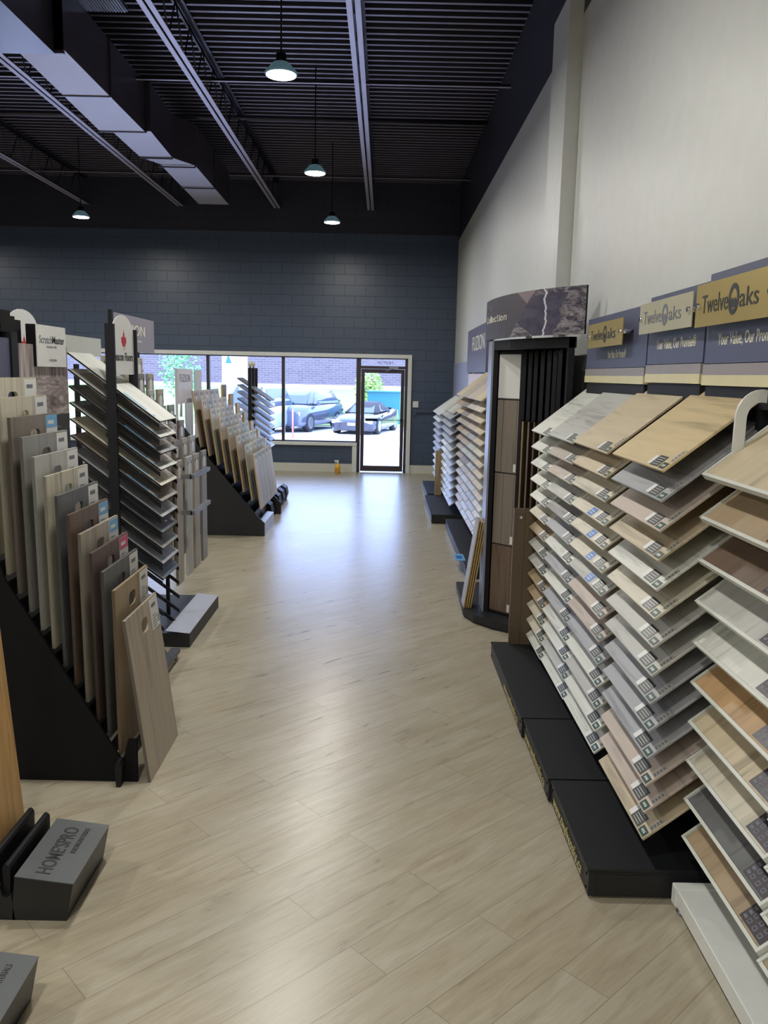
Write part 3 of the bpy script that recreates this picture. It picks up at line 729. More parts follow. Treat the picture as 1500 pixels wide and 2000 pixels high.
# hinged boards
tb = [(1.76, 2.09, WHITEP, 'white printed sheet'), (1.20, 1.75, W('taupe', 'Z', .09), ''), (.64, 1.19, W('taupe', 'Z', .07), ''), (.10, .63, W('brown', 'Z', .15), '')]
pa, pb = Vector((.872, 6.40, 0)), Vector((1.01, 6.25, 0))
def slab(g, a, b_, z0, z1, th=.012, mi=None):
    d = (b_-a).normalized(); n = Vector((-d.y, d.x, 0))*th
    A, B_ = a, b_
    g.hexa([(A.x, A.y, z0), (B_.x, B_.y, z0), (B_.x+n.x, B_.y+n.y, z0), (A.x+n.x, A.y+n.y, z0), (A.x, A.y, z1), (B_.x, B_.y, z1), (B_.x+n.x, B_.y+n.y, z1), (A.x+n.x, A.y+n.y, z1)], mi)
for k, (z0, z1, mm, lb) in enumerate(tb):
    g = MB(); slab(g, pa, pb, z0, z1); o = g.obj('sample_board', mm, t)
    if lb: o['label'] = lb
    if k:
        g = MB(); q = pa.lerp(pb, .86); q2 = pa.lerp(pb, .98); q = q+Vector((-.001, -.001, 0)); q2 = q2+Vector((-.001, -.001, 0))
        slab(g, q, q2, z0+.01, z0+.07, .0006); g.obj('price_tag', WHITEP, o)
g = MB(); slab(g, pa+Vector((.09, -.082, 0)), pa+Vector((.16, -.142, 0)), 1.80, 2.03, .0008)
g = MB()
for z0, z1 in ((.08, .10), (.63, .64), (1.19, 1.20), (1.75, 1.765), (2.09, 2.115)): slab(g, pa, pb, z0, z1, .02)
slab(g, pb, pb+Vector((.02, -.017, 0)), .08, 2.115, .02)
g.obj('board_frame', BLACK, t)
fins = [((1.035, 6.16), (1.14, 6.42)), ((1.068, 6.10), (1.17, 6.34)), ((1.10, 6.05), (1.20, 6.28)), ((1.125, 5.93), (1.215, 6.15)), ((1.15, 5.82), (1.225, 6.03)), ((1.17, 5.72), (1.228, 5.92)), ((1.185, 5.63), (1.23, 5.82))]
for k, (a, b_) in enumerate(fins):
    a = Vector((*a, 0)); b_ = Vector((*b_, 0))
    g = MB(); slab(g, a, a+(b_-a)*.12, 1.60, 2.10, .028); slab(g, a, b_, 2.09, 2.11, .02); slab(g, a, b_, 1.60, 1.62, .02); fo = g.obj('hinged_frame', BLACK, t)
    g = MB(); slab(g, a+(b_-a)*.12, b_, 1.62, 2.09, .014); g.obj('glossy_insert', [mat('glossy_print', (.02, .02, .05), .12), mat('glossy_print_plum', (.05, .02, .09), .12)][k % 2], fo)
    g = MB(); slab(g, a, b_, .1, 1.60, .012); g.obj('sample_board', W(['tan', 'taupe', 'brown', 'greige', 'walnut', 'tan', 'taupe'][k], 'Z'), fo)
# planks leaning on the tower foot
for k in range(4):
    g = MB(); dx = .017*k
    g.prism([(.676+dx, .076), (.686+dx, .076), (.782+dx, .79-.006*k), (.772+dx, .79-.006*k)], 'y', 6.49, 6.70)
    o = g.obj('plank', [W('silver grey', 'Z'), W('tan', 'Z'), W('sand', 'Z'), W('tan', 'Z')][k])
    tag(o, ('pale grey outermost plank leaning on the left of the black tower', 'second plank from the aisle leaning on the black tower', 'third plank from the aisle leaning on the black tower', 'innermost plank leaning against the black tower side')[k], 'plank', 'planks leaning on the black tower')
    MB().prism([(.676+dx, .076), (.686+dx, .076), (.782+dx, .79-.006*k), (.772+dx, .79-.006*k)], 'y', 6.484, 6.49).obj('cut_edge', EDGE, o)

# ---------------- far racks beyond the tower
def far_rack(y0, y1, xb, xf, cols_, rows, ztop, th, dep, lb, pal, where, pitch=.105, header=None):
    t = thing('sample_rack', lb, 'display rack', (xb+.25, (y0+y1)/2, 0))
    base_box(xb, 1.33, y0, y1, .12, t)
    MB().box(1.31, 1.33, y0, y1, .12, ztop+.3).obj('back_panel', NEARBLACK, t)
    n = cols_; wv = (y1-y0-.04)/n
    for yy in [y0+.005]+[y0+.02+wv*k for k in range(1, n)]+[y1-.03]: MB().box(1.28, 1.31, yy, yy+.025, .12, ztop+.3).obj('upright', BLACK, t)
    for c in range(n):
        yb = y1-.02-c*wv
        for r in range(rows):
            x = xf+.002*r
            tn = random.choice(pal[c % len(pal)])
            sample(frame_right((x, yb-.015, ztop-r*pitch), th), wv-.03, dep, W(tn, 'Y'), '%s board, %s row down, %s column, %s' % (tn, ordn(r), ['far', 'second', 'third', 'near'][c] if n > 2 else (['far', 'near'][c] if n == 2 else 'only'), where), 'boards on the '+where, t=.014)
    return t
t = far_rack(7.75, 10.45, .82, .90, 4, 14, 1.70, math.radians(38), .45, 'black wall rack of beige and brown boards behind the tall black tower',
         [['tan', 'sand', 'greige'], ['greige', 'taupe', 'pale grey'], ['pale grey', 'silver grey', 'blush'], ['sand', 'cream']], 'beige rack beyond the tower')
o = MB().box(.78, .88, 8.02, 8.32, .1215, .124).obj('leaflet', [LBLUE]); o.data.transform(Matrix.Translation((-.04, 0, 0)))
tag(o, 'light blue leaflet lying over the edge of the low black base by the leaning planks', 'leaflet')
MB().box(.76, .82, 8.1, 8.24, .124, .1245).obj('printed_strip', BLUE).parent = o
t = far_rack(10.75, 12.55, .655, .86, 2, 12, 1.37, math.radians(36), .46, 'black based rack of grey and white boards with a brown side board',
         [['off white', 'silver grey', 'pale grey'], ['pale grey', 'silver grey']], 'grey rack near the door', pitch=.103)
ho = MB().box(1.27, 1.31, 10.6, 13.0, 1.98, 2.60).obj('header_panel', mat('plum_grey_board', srgb(104, 100, 122), .35), t)
text('FUZION', (1.2692, 12.3, 2.28), (0, -1, 0), (0, 0, 1), 1.5, .20, IVORY, ho)
MB().box(1.285, 1.30, 10.6, 12.9, 1.62, 1.96).obj('lightbox_panel', mat('pale_pink_board', srgb(214, 198, 200), .4), t)
MB().box(1.3, 1.34, 13.1, 15.8, 1.55, 2.15).obj('header_panel', mat('lilac_board', srgb(150, 152, 178), .35), t)
o = MB().box(.80, .90, 12.57, 12.6, .12, .80).obj('side_board', W('tan', 'Z')); tag(o, 'narrow brown side board standing beside the grey and white boards near the door', 'panel')
t = far_rack(12.7, 14.3, .70, .84, 1, 11, 1.33, math.radians(36), .46, 'farthest black rack of pale boards beside the glass door',
         [['off white', 'silver grey']], 'rack closest to the door', pitch=.105)
for c in range(6):
    M = frame_right((.90, 12.5-c*.28, 1.44), math.radians(40))
    o = sample(M, .20, .50, W(['off white', 'cream', 'pale grey'][c % 3], 'Y'), 'long pale sample strip on top of the grey rack, %s from the door' % ordn(c), 'pale strips on top of the grey rack', t=.02)

# ================================================================ LEFT SIDE DISPLAYS
def plate_with_hole(w, h, t, hole):
    """board in its local x (width) y (height) plane with a rounded hand hole"""
    k = ('ph', round(w, 3), round(h, 3), t, hole)
    bm = bmesh.new(); cx, cy, hw, hh = hole; r = hh*.85
    outer = [bm.verts.new(p) for p in ((0, 0, 0), (w, 0, 0), (w, h, 0), (0, h, 0))]
    inn = []
    for sx, sy, a0 in ((1, 1, 0), (-1, 1, 90), (-1, -1, 180), (1, -1, 270)):
        for q in range(5):
            a = math.radians(a0+q*22.5); inn.append(bm.verts.new((cx+sx*(hw-r)+r*math.cos(a), cy+sy*(hh-r)+r*math.sin(a), 0)))
    es = [bm.edges.new((outer[i], outer[(i+1) % 4])) for i in range(4)]+[bm.edges.new((inn[i], inn[(i+1) % len(inn)])) for i in range(len(inn))]
    bmesh.ops.triangle_fill(bm, use_beauty=True, edges=es)
    for f_ in bm.faces:
        if f_.normal.z < 0: f_.normal_flip()
    ret = bmesh.ops.extrude_face_region(bm, geom=list(bm.faces))
    vs = [v for v in ret['geom'] if isinstance(v, bmesh.types.BMVert)]
    bmesh.ops.translate(bm, vec=(0, 0, -t), verts=vs)
    bmesh.ops.recalc_face_normals(bm, faces=bm.faces)
    me = bpy.data.meshes.new('board'); bm.to_mesh(me); bm.free(); return me
def frame_lean(p, lean):
    """x along world y, local y up leaning towards -x, z facing the aisle"""
    c, s = math.cos(lean), math.sin(lean)
    M = Matrix(((0, -s, c), (1, 0, 0), (0, c, s))).to_4x4(); M.translation = p; return M
def hang_tag(w, h, topcol):
    def b(g):
        g.box(w-.142, w-.008, h-.165, h-.008, .0003, .0013, 0)
        if topcol is not None: g.box(w-.142, w-.008, h-.07, h-.008, .0013, .0017, 1)
        for k in range(5): g.box(w-.125, w-.062+(.014 if k % 2 else 0), h-.153+k*.014, h-.148+k*.014, .0013, .0016, 2)
        g.box(w-.12, w-.05, h-.052, h-.034, .0013 if topcol is None else .0017, .002, 2 if topcol is None else 0)
        g.box(w-.036, w-.02, h-.145, h-.105, .0013, .0017, 2)
    return flat_mesh(('tag', w, h, topcol.name if topcol else ''), b, [WHITEP, topcol or WHITEP, GREYINK])

# ---------------- stepped black stand of big boards with hand holes
t = thing('board_stand', 'black stepped floor stand holding big boards with hand holes, left foreground', 'display stand', (-1.6, 3.9, 0))
prof = [(-1.126, 0), (-1.126, .21), (-1.165, .21), (-1.195, .10), (-1.70, .965), (-1.80, 1.30), (-1.86, 1.50), (-2.05, 1.5), (-2.05, 0)]
MB().prism(prof, 'y', 3.655, 3.672).obj('side_panel', NEARBLACK, t)
MB().prism(prof, 'y', 4.215, 4.232).obj('side_panel', BLACKM, t)
for k in range(13):
    xx = -1.19-.05*k; z0 = .09+.0865*k
    MB().box(xx-.028, xx-.022, 3.672, 4.215, max(.01, z0-.09), z0-.012).obj('step_riser', BLACKM, t)
g = MB(); g.prism([(-1.19, 0), (-1.21, 0), (-1.215, .10), (-1.205, .125), (-1.19, .125), (-1.18, .10)], 'y', 3.60, 3.655); g.obj('foot', BLACK, t)
MB().box(-1.87, -1.85, 3.66, 4.16, 1.5, 2.06).obj('header_panel', SLATE, t)
MB().box(-1.89, -1.84, 4.165, 4.235, 1.2, 2.09).obj('header_post', BLACK, t)
MB().box(-1.93, -1.86, 4.10, 4.26, 2.09, 2.17).obj('header_cap', NEARBLACK, t)
bt = [('cream', None), ('cream', None), ('taupe', LBLUE), ('mid grey', None), ('pale grey', None), ('cream', None), ('slate grey', None), ('brown', LBLUE), ('greige', LBLUE), ('russet', PINK), ('slate grey', None), ('tan', None)]
for k in range(12):           # k = 0 top rear, 11 front
    j = 11-k
    x = -1.205-.0485*j; z = .12+.0865*j
    me = plate_with_hole(.53, .80, .014, (.26, .70, .055, .034)); mm = W(bt[k][0], 'Y', planks=.18)
    me.materials.append(mm)
    o = bpy.data.objects.new('sample_board', me); COL.objects.link(o); o.matrix_world = frame_lean((x, 3.68, z), .01)
    extra = {LBLUE: ' with a blue topped tag', PINK: ' with a pink topped tag'}.get(bt[k][1], ' with a white tag')
    tag(o, '%s hand-hole board%s, %s from the back' % (bt[k][0], extra, ordn(k)), 'flooring sample', 'boards with hand holes on the stepped stand')
    child('hang_tag', hang_tag(.53, .80, bt[k][1]), o)
me = plate_with_hole(.52, .79, .014, (.27, .69, .055, .034)); me.materials.append(wood('weathered oak', srgb(172, 160, 146), 'Y', planks=.26))
o = bpy.data.objects.new('sample_board', me); COL.objects.link(o); o.matrix_world = frame_lean((-1.062, 3.65, .002), .125)
tag(o, 'weathered grey brown board leaning on the floor in front of the stepped stand', 'flooring sample', 'boards with hand holes on the stepped stand')
child('hang_tag', hang_tag(.52, .79, None), o)

# ---------------- low racks with lettered front blocks in the left foreground
def logo_rack(y0, y1, lb, xo=0):
    t = thing('floor_rack', lb, 'display rack', (-1.3+xo, (y0+y1)/2, 0), 'low black racks with lettered front blocks')
    blk = [(-1.08+xo, 0), (-1.052+xo, .14), (-1.255+xo, .165), (-1.262+xo, .10), (-1.27+xo, 0)]
    bo = MB().prism(blk, 'y', y0, y1).obj('front_block', [mat('charcoal_laminate', srgb(34, 34, 35), .42)], t)
    # grey top plate, sloping a little to the aisle
    g = MB().hexa([(-1.05+xo, y0, .1405), (-1.255+xo, y0, .1655), (-1.255+xo, y1, .1655), (-1.05+xo, y1, .1405), (-1.05+xo, y0, .1435), (-1.255+xo, y0, .1685), (-1.255+xo, y1, .1685), (-1.05+xo, y1, .1435)])
    po = g.obj('top_plate', mat('slate_grey_laminate', srgb(92, 96, 98), .4), t)
    up = Vector((-.205, 0, .025)).normalized(); o0 = Vector((-1.05+xo, y0, .1437))
    L_ = y1-y0
    def P_(u, v): return o0+Vector((0, u, 0))+up*v
    text("HOME'S", P_(.09*L_, .095), (0, 1, 0), up, .50*L_, .056, INK, po, bold=.012); text('PRO', P_(.60*L_, .095), (0, 1, 0), up, .27*L_, .056, INK, po, bold=.012)
    text('BUILDING', P_(.45*L_, .058), (0, 1, 0), up, .20*L_, .020, INK, po); text('MATERIALS', P_(.655*L_, .058), (0, 1, 0), up, .235*L_, .020, INK, po)
    for yy in (y0, y1-.016):
        g = MB().prism([(-1.26+xo, 0), (-1.27+xo, .10), (-1.285+xo, .085), (-1.30+xo, .09), (-1.31+xo, .13), (-1.8+xo, .21), (-1.9+xo, .21), (-1.9+xo, 0)], 'y', yy, yy+.016); g.obj('side_panel', BLACKM, t)
    for k in range(3):
        xx = (-1.290, -1.350, -1.432)[k]+xo; zz = .200+.018*k
        g = MB().prism([(xx-.008, .02), (xx+.008, .02), (xx+.014, zz-.012), (xx+.009, zz-.002), (xx, zz+.003), (xx-.009, zz-.002), (xx-.014, zz-.012)], 'y', y0+.016, y1-.016); g.obj('divider_rail', BLACK, t)
    return t
logo_rack(2.645, 3.03, 'low black rack with lettered grey front block, farther of the pair, below the orange board')
logo_rack(1.85, 2.28, 'low black rack with lettered grey front block in the bottom left corner of the photo', .03)
o = bpy.data.objects.new('sample_board', board_mesh(.43, 1.0, .014, wood('orange oak', srgb(200, 158, 104), 'Y'))); COL.objects.link(o)
o.matrix_world = frame_lean((-1.386, 2.63, .03), .072)
tag(o, 'orange oak board standing behind the black rails at the left edge', 'flooring sample')

# ---------------- picture panel stand with the white square sign
t = thing('picture_stand', 'black stand with a misty striped picture panel behind the stepped boards', 'display stand', (-1.8, 4.6, 0))
def mist():
    m = bpy.data.materials.new('misty_print'); m.use_nodes = True; N = m.node_tree.nodes; L = m.node_tree.links; b = N['Principled BSDF']; b.inputs['Roughness'].default_value = .35
    tc = N.new('ShaderNodeTexCoord'); mp = N.new('ShaderNodeMapping'); mp.inputs['Scale'].default_value = (1, 5, 22); L.new(tc.outputs['Object'], mp.inputs[0])
    n = N.new('ShaderNodeTexNoise'); n.inputs['Scale'].default_value = 1.2; n.inputs['Detail'].default_value = 5; n.inputs['Distortion'].default_value = 1.5; L.new(mp.outputs[0], n.inputs[0])
    mp2 = N.new('ShaderNodeMapping'); mp2.inputs['Scale'].default_value = (1, 26, 1.5); L.new(tc.outputs['Object'], mp2.inputs[0])
    n2 = N.new('ShaderNodeTexNoise'); n2.inputs['Scale'].default_value = 1.2; n2.inputs['Detail'].default_value = 5; L.new(mp2.outputs[0], n2.inputs[0])
    sp = N.new('ShaderNodeSeparateXYZ'); L.new(tc.outputs['Object'], sp.inputs[0])
    gt = N.new('ShaderNodeMath'); gt.operation = 'GREATER_THAN'; gt.inputs[1].default_value = 1.87; L.new(sp.outputs[2], gt.inputs[0])
    mx = N.new('ShaderNodeMix'); mx.data_type = 'FLOAT'; L.new(gt.outputs[0], mx.inputs[0]); L.new(n.outputs[0], mx.inputs[2]); L.new(n2.outputs[0], mx.inputs[3])
    r = N.new('ShaderNodeValToRGB'); e = r.color_ramp.elements; e[0].position = .3; e[0].color = (*srgb(84, 72, 74), 1); e[1].position = .68; e[1].color = (*srgb(196, 188, 186), 1)
    q = e.new(.5); q.color = (*srgb(146, 132, 130), 1)
    L.new(mx.outputs[0], r.inputs[0]); L.new(r.outputs[0], b.inputs['Base Color']); return m
MB().box(-1.865, -1.85, 4.26, 4.91, 1.66, 2.04).obj('picture_panel', mist(), t)
o = MB().box(-1.865, -1.849, 4.26, 4.91, 1.10, 1.66).obj('caption_panel', mat('charcoal_print', srgb(66, 66, 70), .4), t)
text('Style Selections', (-1.8485, 4.60, 1.58), (0, 1, 0), (0, 0, 1), .17, .018, GREYINK, o)
for yy in (4.24, 4.90): MB().box(-1.90, -1.866, yy, yy+.03, .0, 2.06).obj('post', BLACK, t)
GUN = mat('gunmetal', srgb(72, 72, 78), .35, .5)
for a in ((-1.9, -1.36, 4.85, 4.90, .0, .045), (-1.9, -1.36, 5.33, 5.37, .0, .045), (-1.40, -1.34, 4.86, 5.37, .045, .075), (-1.9, -1.36, 4.24, 4.28, 0, .045)): MB().box(*a).obj('base_rail', GUN, t)
t = thing('square_sign', 'white square sign with slim lettering on a black box, above the misty picture panel', 'sign', (-1.84, 4.64, 1.92))
MB().box(-1.885, -1.835, 4.44, 4.84, 1.925, 2.145).obj('sign_box', NEARBLACK, t)
o = MB().box(-1.835, -1.83, 4.445, 4.845, 1.925, 2.145).obj('sign_face', WHITEP, t)
text('Scratch', (-1.8295, 4.475, 2.05), (0, 1, 0), (0, 0, 1), .17, .04, GREYINK, o); text('Master', (-1.8295, 4.65, 2.05), (0, 1, 0), (0, 0, 1), .17, .04, INK, o, bold=.01)
text('QUICK FIX', (-1.8295, 4.57, 2.025), (0, 1, 0), (0, 0, 1), .14, .012, GREYINK, o); text('FUZION', (-1.8295, 4.60, 1.955), (0, 1, 0), (0, 0, 1), .10, .012, GREYINK, o)
g = MB(); g.box(-2.0, -1.9, 4.05, 4.30, 2.0, 2.2); g.box(-1.98, -1.9, 4.33, 4.42, 1.95, 2.16)
tag(g.obj('sign_bracket', NEARBLACK), 'pair of black bracket boxes left of the white square sign', 'bracket')

# ---------------- double-post rack of long sloped boards with the leaf sign
def arch(g, x0, x1, ya, yb, z0, zs, z1, mi=0):
    n = 12; cy = (ya+yb)/2; ry = (yb-ya)/2; rz = z1-zs
    poly = [(ya, z0), (yb, z0)]+[(cy+ry*math.cos(math.pi*k/n), zs+rz*math.sin(math.pi*k/n)) for k in range(n+1)]
    g.prism(poly, 'x', x0, x1, mi)
def leaf_sign(x, ya, yb, z0, z1, label, drop=.17):
    t = thing('arched_sign', label, 'sign', (x, (ya+yb)/2, z0))
    g = MB(); arch(g, x-.006, x, ya, yb, z0, z1-.13, z1); o = g.obj('sign_board', WHITEP, t)
    cy, cz = (ya+yb)/2+.01, z1-drop; s = .075
    half = [(0, 1), (.14, .62), (.30, .70), (.24, .28), (.50, .42), (.62, .30), (.95, .28), (.82, .06), (.92, -.04), (.50, -.34), (.54, -.50), (.07, -.42), (.05, -.85)]
    poly = half+[(-a, b_) for a, b_ in half[::-1]]
    MB().prism([(cy+a*s*.8, cz+b_*s) for a, b_ in poly], 'x', x, x+.001).obj('maple_leaf', RED, o)
    w_ = yb-ya
    text('Beacon Floors', (x+.001, ya+.05*w_, z0+.09), (0, 1, 0), (0, 0, 1), .88*w_, .055, INK, o, bold=.01)
    return t
t = thing('sloped_board_rack', 'black double post rack of long sloped boards under the maple leaf sign', 'display rack', (-1.75, 5.65, 0))
for yy, zt in ((5.385, 2.205), (5.865, 2.19)):
    MB().box(-1.785, -1.725, yy, yy+.022, .03, zt).obj('post', BLACK, t)
g = MB(); g.box(-2.05, -1.45, 5.38, 5.42, 0, .04); g.box(-2.05, -1.45, 5.85, 5.89, 0, .04); g.box(-1.79, -1.72, 5.42, 5.85, 0, .04); g.obj('foot_bar', BLACK, t)
THL = math.atan2(.435, .588)
for r in range(15):
    z = 1.588-r*.1055
    c, s = math.cos(THL), math.sin(THL); n = .43 if r < 11 else .36
    for yy in (5.412, 5.852):
        MB().prism([(-1.46, z-.016), (-1.46-n*c, z-.016+n*s), (-1.46-n*c, z-.042+n*s), (-1.46, z-.042)], 'y', yy, yy+.012).obj('tray_arm', BLACK, t)
rt = ['off white', 'pale grey', 'charcoal', 'pale grey', 'cream', 'taupe', 'silver grey', 'slate grey', 'mid grey', 'silver grey', 'slate grey']
def bl(w, d):
    def b(g):
        g.box(.012, .05, .05, .30, .0003, .0013, 0); g.box(.012, .05, .07, .12, .0013, .0016, 1)
    return flat_mesh('bl', b, [LBLUE, WHITEP])
def inset(w, d):
    def b(g): g.box(.07, w-.06, .06, d-.05, .0003, .002, 0)
    return flat_mesh('inset', b, [W('taupe', 'Y')])
for r in range(11):
    o = sample(frame_left((-1.45, 5.41, 1.592-r*.1055), THL), .43, .725, W(rt[r], 'Y', .12 if r > 5 else 0), '%s long sloped board, %s down under the maple leaf sign' % (rt[r], ordn(r)), 'long sloped boards on the double post rack', edge=NEARBLACK, t=.013)
    if 0 < r < 6 or r == 0: child('blue_strip', bl(.43, .725), o)
    if 1 <= r <= 3: child('inlay', inset(.43, .725), o)['label'] = 'darker wood inlay'
leaf_sign(-1.745, 5.41, 5.865, 1.885, 2.275, 'white arched sign with a red maple leaf between two black posts')
# second leaf sign farther left
t = thing('sloped_board_rack', 'black double post rack mostly hidden at the left edge, under the plain arched sign', 'display rack', (-2.55, 6.2, 0))
for yy in (6.0, 6.6): MB().box(-2.74, -2.69, yy, yy+.03, 0, 2.1).obj('post', BLACK, t)
leaf_sign(-2.70, 6.06, 6.58, 1.95, 2.345, 'white arched sign seen at the far left above the black bracket boxes', .26)

# ---------------- tiered peg rack of narrow planks (behind the leaf sign)
t = thing('plank_rack', 'black tiered rack of narrow hanging planks behind the leaf sign', 'display rack', (-1.8, 6.4, 0))
g = MB().prism([(-1.33, 5.60), (-1.33, 6.62), (-2.3, 6.62), (-2.3, 5.93), (-1.66, 5.93), (-1.66, 5.60)], 'z', 0, .10); bo = g.obj('base', BLACKM, t)
MB().hexa([(-1.33, 5.60, .10), (-1.50, 5.60, .115), (-1.50, 6.62, .115), (-1.33, 6.62, .10), (-1.33, 5.60, .103), (-1.50, 5.60, .118), (-1.50, 6.62, .118), (-1.33, 6.62, .103)]).obj('top_plate', mat('satin_silver_laminate', srgb(168, 172, 188), .35), t)
MB().box(-1.60, -1.575, 6.02, 6.045, .1, 1.2).obj('upright', BLACK, t)
MB().box(-2.2, -2.17, 5.95, 5.98, .1, 1.95).obj('upright', BLACK, t)
MB().box(-2.2, -2.17, 6.95, 6.98, .0, 1.95).obj('upright', BLACK, t)
for z in (1.13, .86):
    g = MB(); g.box(-1.6, -1.41, 6.08, 6.11, z, z+.035); g.box(-1.42, -1.39, 6.08, 6.66, z, z+.03); g.obj('hang_arm', STEEL, t)
for r in range(7):
    g = MB().box(-1.535-.083*r, -1.507-.083*r, 5.93, 6.99, 1.17+.122*r, 1.19+.122*r); g.obj('hang_rail', BLACK, t)
def pl_tag():
    def b(g):
        g.box(.045, .115, .79, .87, .0003, .0013, 0)
        g.box(.02, .032, .86, .885, .0003, .0016, 1); g.box(.13, .142, .86, .885, .0003, .0016, 1)
    return flat_mesh('pltag', b, [WHITEP, INK])
tn = ['greige', 'mid grey', 'pale grey', 'blush', 'greige', 'taupe', 'mid grey']
for r in range(7):
    for c in range(4):
        y = 5.94+c*.262+(.02 if r % 2 else 0)
        if r == 0: y = (5.95, 6.27, 6.52, 6.79)[c]
        h = .92 if not (r == 0 and c == 3) else .70
        x = -1.485-.083*r; zt = 1.27+.124*r
        tone = tn[(r*3+c*2) % 7]
        o = bpy.data.objects.new('plank_sample', board_mesh(.175, .92, .02, W(tone, 'Y'))); COL.objects.link(o)
        o.matrix_world = frame_lean((x, y, zt-.92), .0)
        tag(o, '%s narrow hanging plank, %s tier up, %s from the aisle end' % (tone, ordn(r), ordn(c)), 'flooring sample', 'narrow planks on the tiered rack')
        child('price_tag', pl_tag(), o)
g = MB().box(-2.12, -2.10, 6.54, 7.69, 2.065, 2.355); o = g.obj('lettered_sign', mat('mauve_grey_board', srgb(142, 138, 150), .4))
tag(o, 'mauve grey lettered sign board above the narrow planks, behind the maple leaf sign', 'sign')
g = MB(); g.box(-2.125, -2.095, 6.50, 6.54, 1.9, 2.37); g.box(-2.125, -2.105, 7.2, 7.24, 1.9, 2.07); g.obj('post', BLACK).parent = o
text('FUZION', (-2.0995, 6.66, 2.20), (0, 1, 0), (0, 0, 1), .74, .085, IVORY).parent = o
text('FLOORING', (-2.0995, 7.05, 2.145), (0, 1, 0), (0, 0, 1), .25, .018, WHITEP).parent = o

# ---------------- triangular black stand of leaning boards
t = thing('board_stand', 'black triangular sided stand of leaning planks in front of the window', 'display stand', (-2.0, 10.2, 0))
pr = [(-1.385, 0), (-1.385, .155), (-1.47, .24), (-2.16, 1.06), (-2.45, 1.45), (-2.5, 1.45), (-2.5, 0)]
for yy in (9.67, 11.25): MB().prism(pr, 'y', yy, yy+.02).obj('side_panel', BLACKM, t)
MB().prism([(-1.385, 0), (-1.385, .155), (-1.47, .165), (-1.50, .10), (-1.50, 0)], 'y', 9.69, 10.5).obj('front_block', mat('satin_silver_laminate', srgb(168, 172, 188), .35), t)
for r in range(9): MB().box(-1.52-.1*r, -1.51-.1*r, 9.69, 11.25, .01, .27+.104*r).obj('step_riser', BLACKM, t)
tn = ['blush', 'greige', 'pale grey', 'silver grey', 'blush', 'cream', 'greige', 'silver grey']
for r in range(8):
    for c in range(5):
        wd = .29; y = 9.715+c*.305
        x = -1.43-.1*r; z = .31+.104*r
        tone = tn[(r*2+c*3) % 8]
        o = bpy.data.objects.new('sample_board', board_mesh(wd, .66, .016, W(tone, 'Y'), EDGE)); COL.objects.link(o)
        o.matrix_world = frame_lean((x, y, z), .14)
        tag(o, '%s leaning board, %s row up, %s from the black triangular side' % (tone, ordn(r), ordn(c)), 'flooring sample', 'leaning boards on the triangular stand')
        def b(g):
            for q in (.09, .19): g.box(q, q+.02, .60, .635, .0004, .002, 0)
            g.box(.125, .165, .56, .59, .0004, .0015, 1)
        child('hanging_slot', flat_mesh('slots', b, [INK, WHITEP]), o)
g = MB(); g.box(-2.30, -2.285, 9.30, 9.95, 1.55, 1.94); g.box(-2.32, -2.30, 9.30, 9.34, 0, 1.94); o = g.obj('lettered_sign', [mat('lilac_white_board', srgb(206, 202, 212), .4)])
tag(o, 'pale lettered sign board at the back left corner of the triangular stand', 'sign')
text('FUZION', (-2.284, 9.38, 1.79), (0, 1, 0), (0, 0, 1), .5, .09, GREYINK).parent = o
# next stand with its bumpers and brown planks
t = thing('board_stand', 'black stepped stand beyond the triangular one, with black bumpers along the aisle', 'display stand', (-2.0, 12.1, 0))
MB().box(-2.5, -1.60, 11.4, 12.3, 0, .26).obj('base', BLACKM, t)
for k in range(5):
    y = 10.75+.42*k
    g = MB().prism([(-1.47, 0), (-1.44, .10), (-1.46, .20), (-1.52, .24), (-1.60, .18), (-1.62, 0)], 'y', y, y+.24); g.obj('bumper', BLACK, t)
tn = ['brown', 'tan', 'sand', 'tan', 'honey', 'greige', 'sand']
for k in range(7):
    x = -2.18+.085*k; z = 1.02-.125*k
    o = bpy.data.objects.new('plank_sample', board_mesh(.24, z+.72-.26, .03, W(tn[k], 'Y'), EDGE)); COL.objects.link(o); o.matrix_world = frame_lean((x, 11.42+.05*k, .262), .01)
    tag(o, '%s upright plank, %s of those stepping down to the aisle' % (tn[k], ordn(k)), 'flooring sample', 'brown planks stepping down to the aisle')
for k in range(2):
    o = MB().box(-2.62+.03*k, -2.60+.03*k, 11.0+.42*k, 11.38+.42*k, 0, 1.93).obj('display_board', mat('pale_board', srgb(196, 198, 196), .45))
    tag(o, ('tall pale display board before the window, nearer of two', 'tall pale display board before the window, farther of two')[k], 'panel')
t = thing('sloped_board_rack', 'small black post rack of sloped grey boards in front of the window', 'display rack', (-2.0, 12.8, 0))
for yy in (12.5, 12.8, 13.1): MB().box(-2.03, -1.98, yy, yy+.03, 0, 1.98).obj('post', BLACK, t)
g = MB()
for yy in (12.52, 12.82): g.lathe([(.012, 0), (.03, .05), (.012, .10)], (-2.0, yy, 1.98), 10)
g.obj('finial', CHAMP, t)
for r in range(8):
    sample(frame_left((-1.70, 12.55, 1.50-r*.10), math.radians(34)), .5, .60, W(['slate grey', 'silver grey', 'mid grey'][r % 3], 'Y'), 'sloped grey board, %s down on the small rack before the window' % ordn(r), 'sloped boards before the window', t=.02)

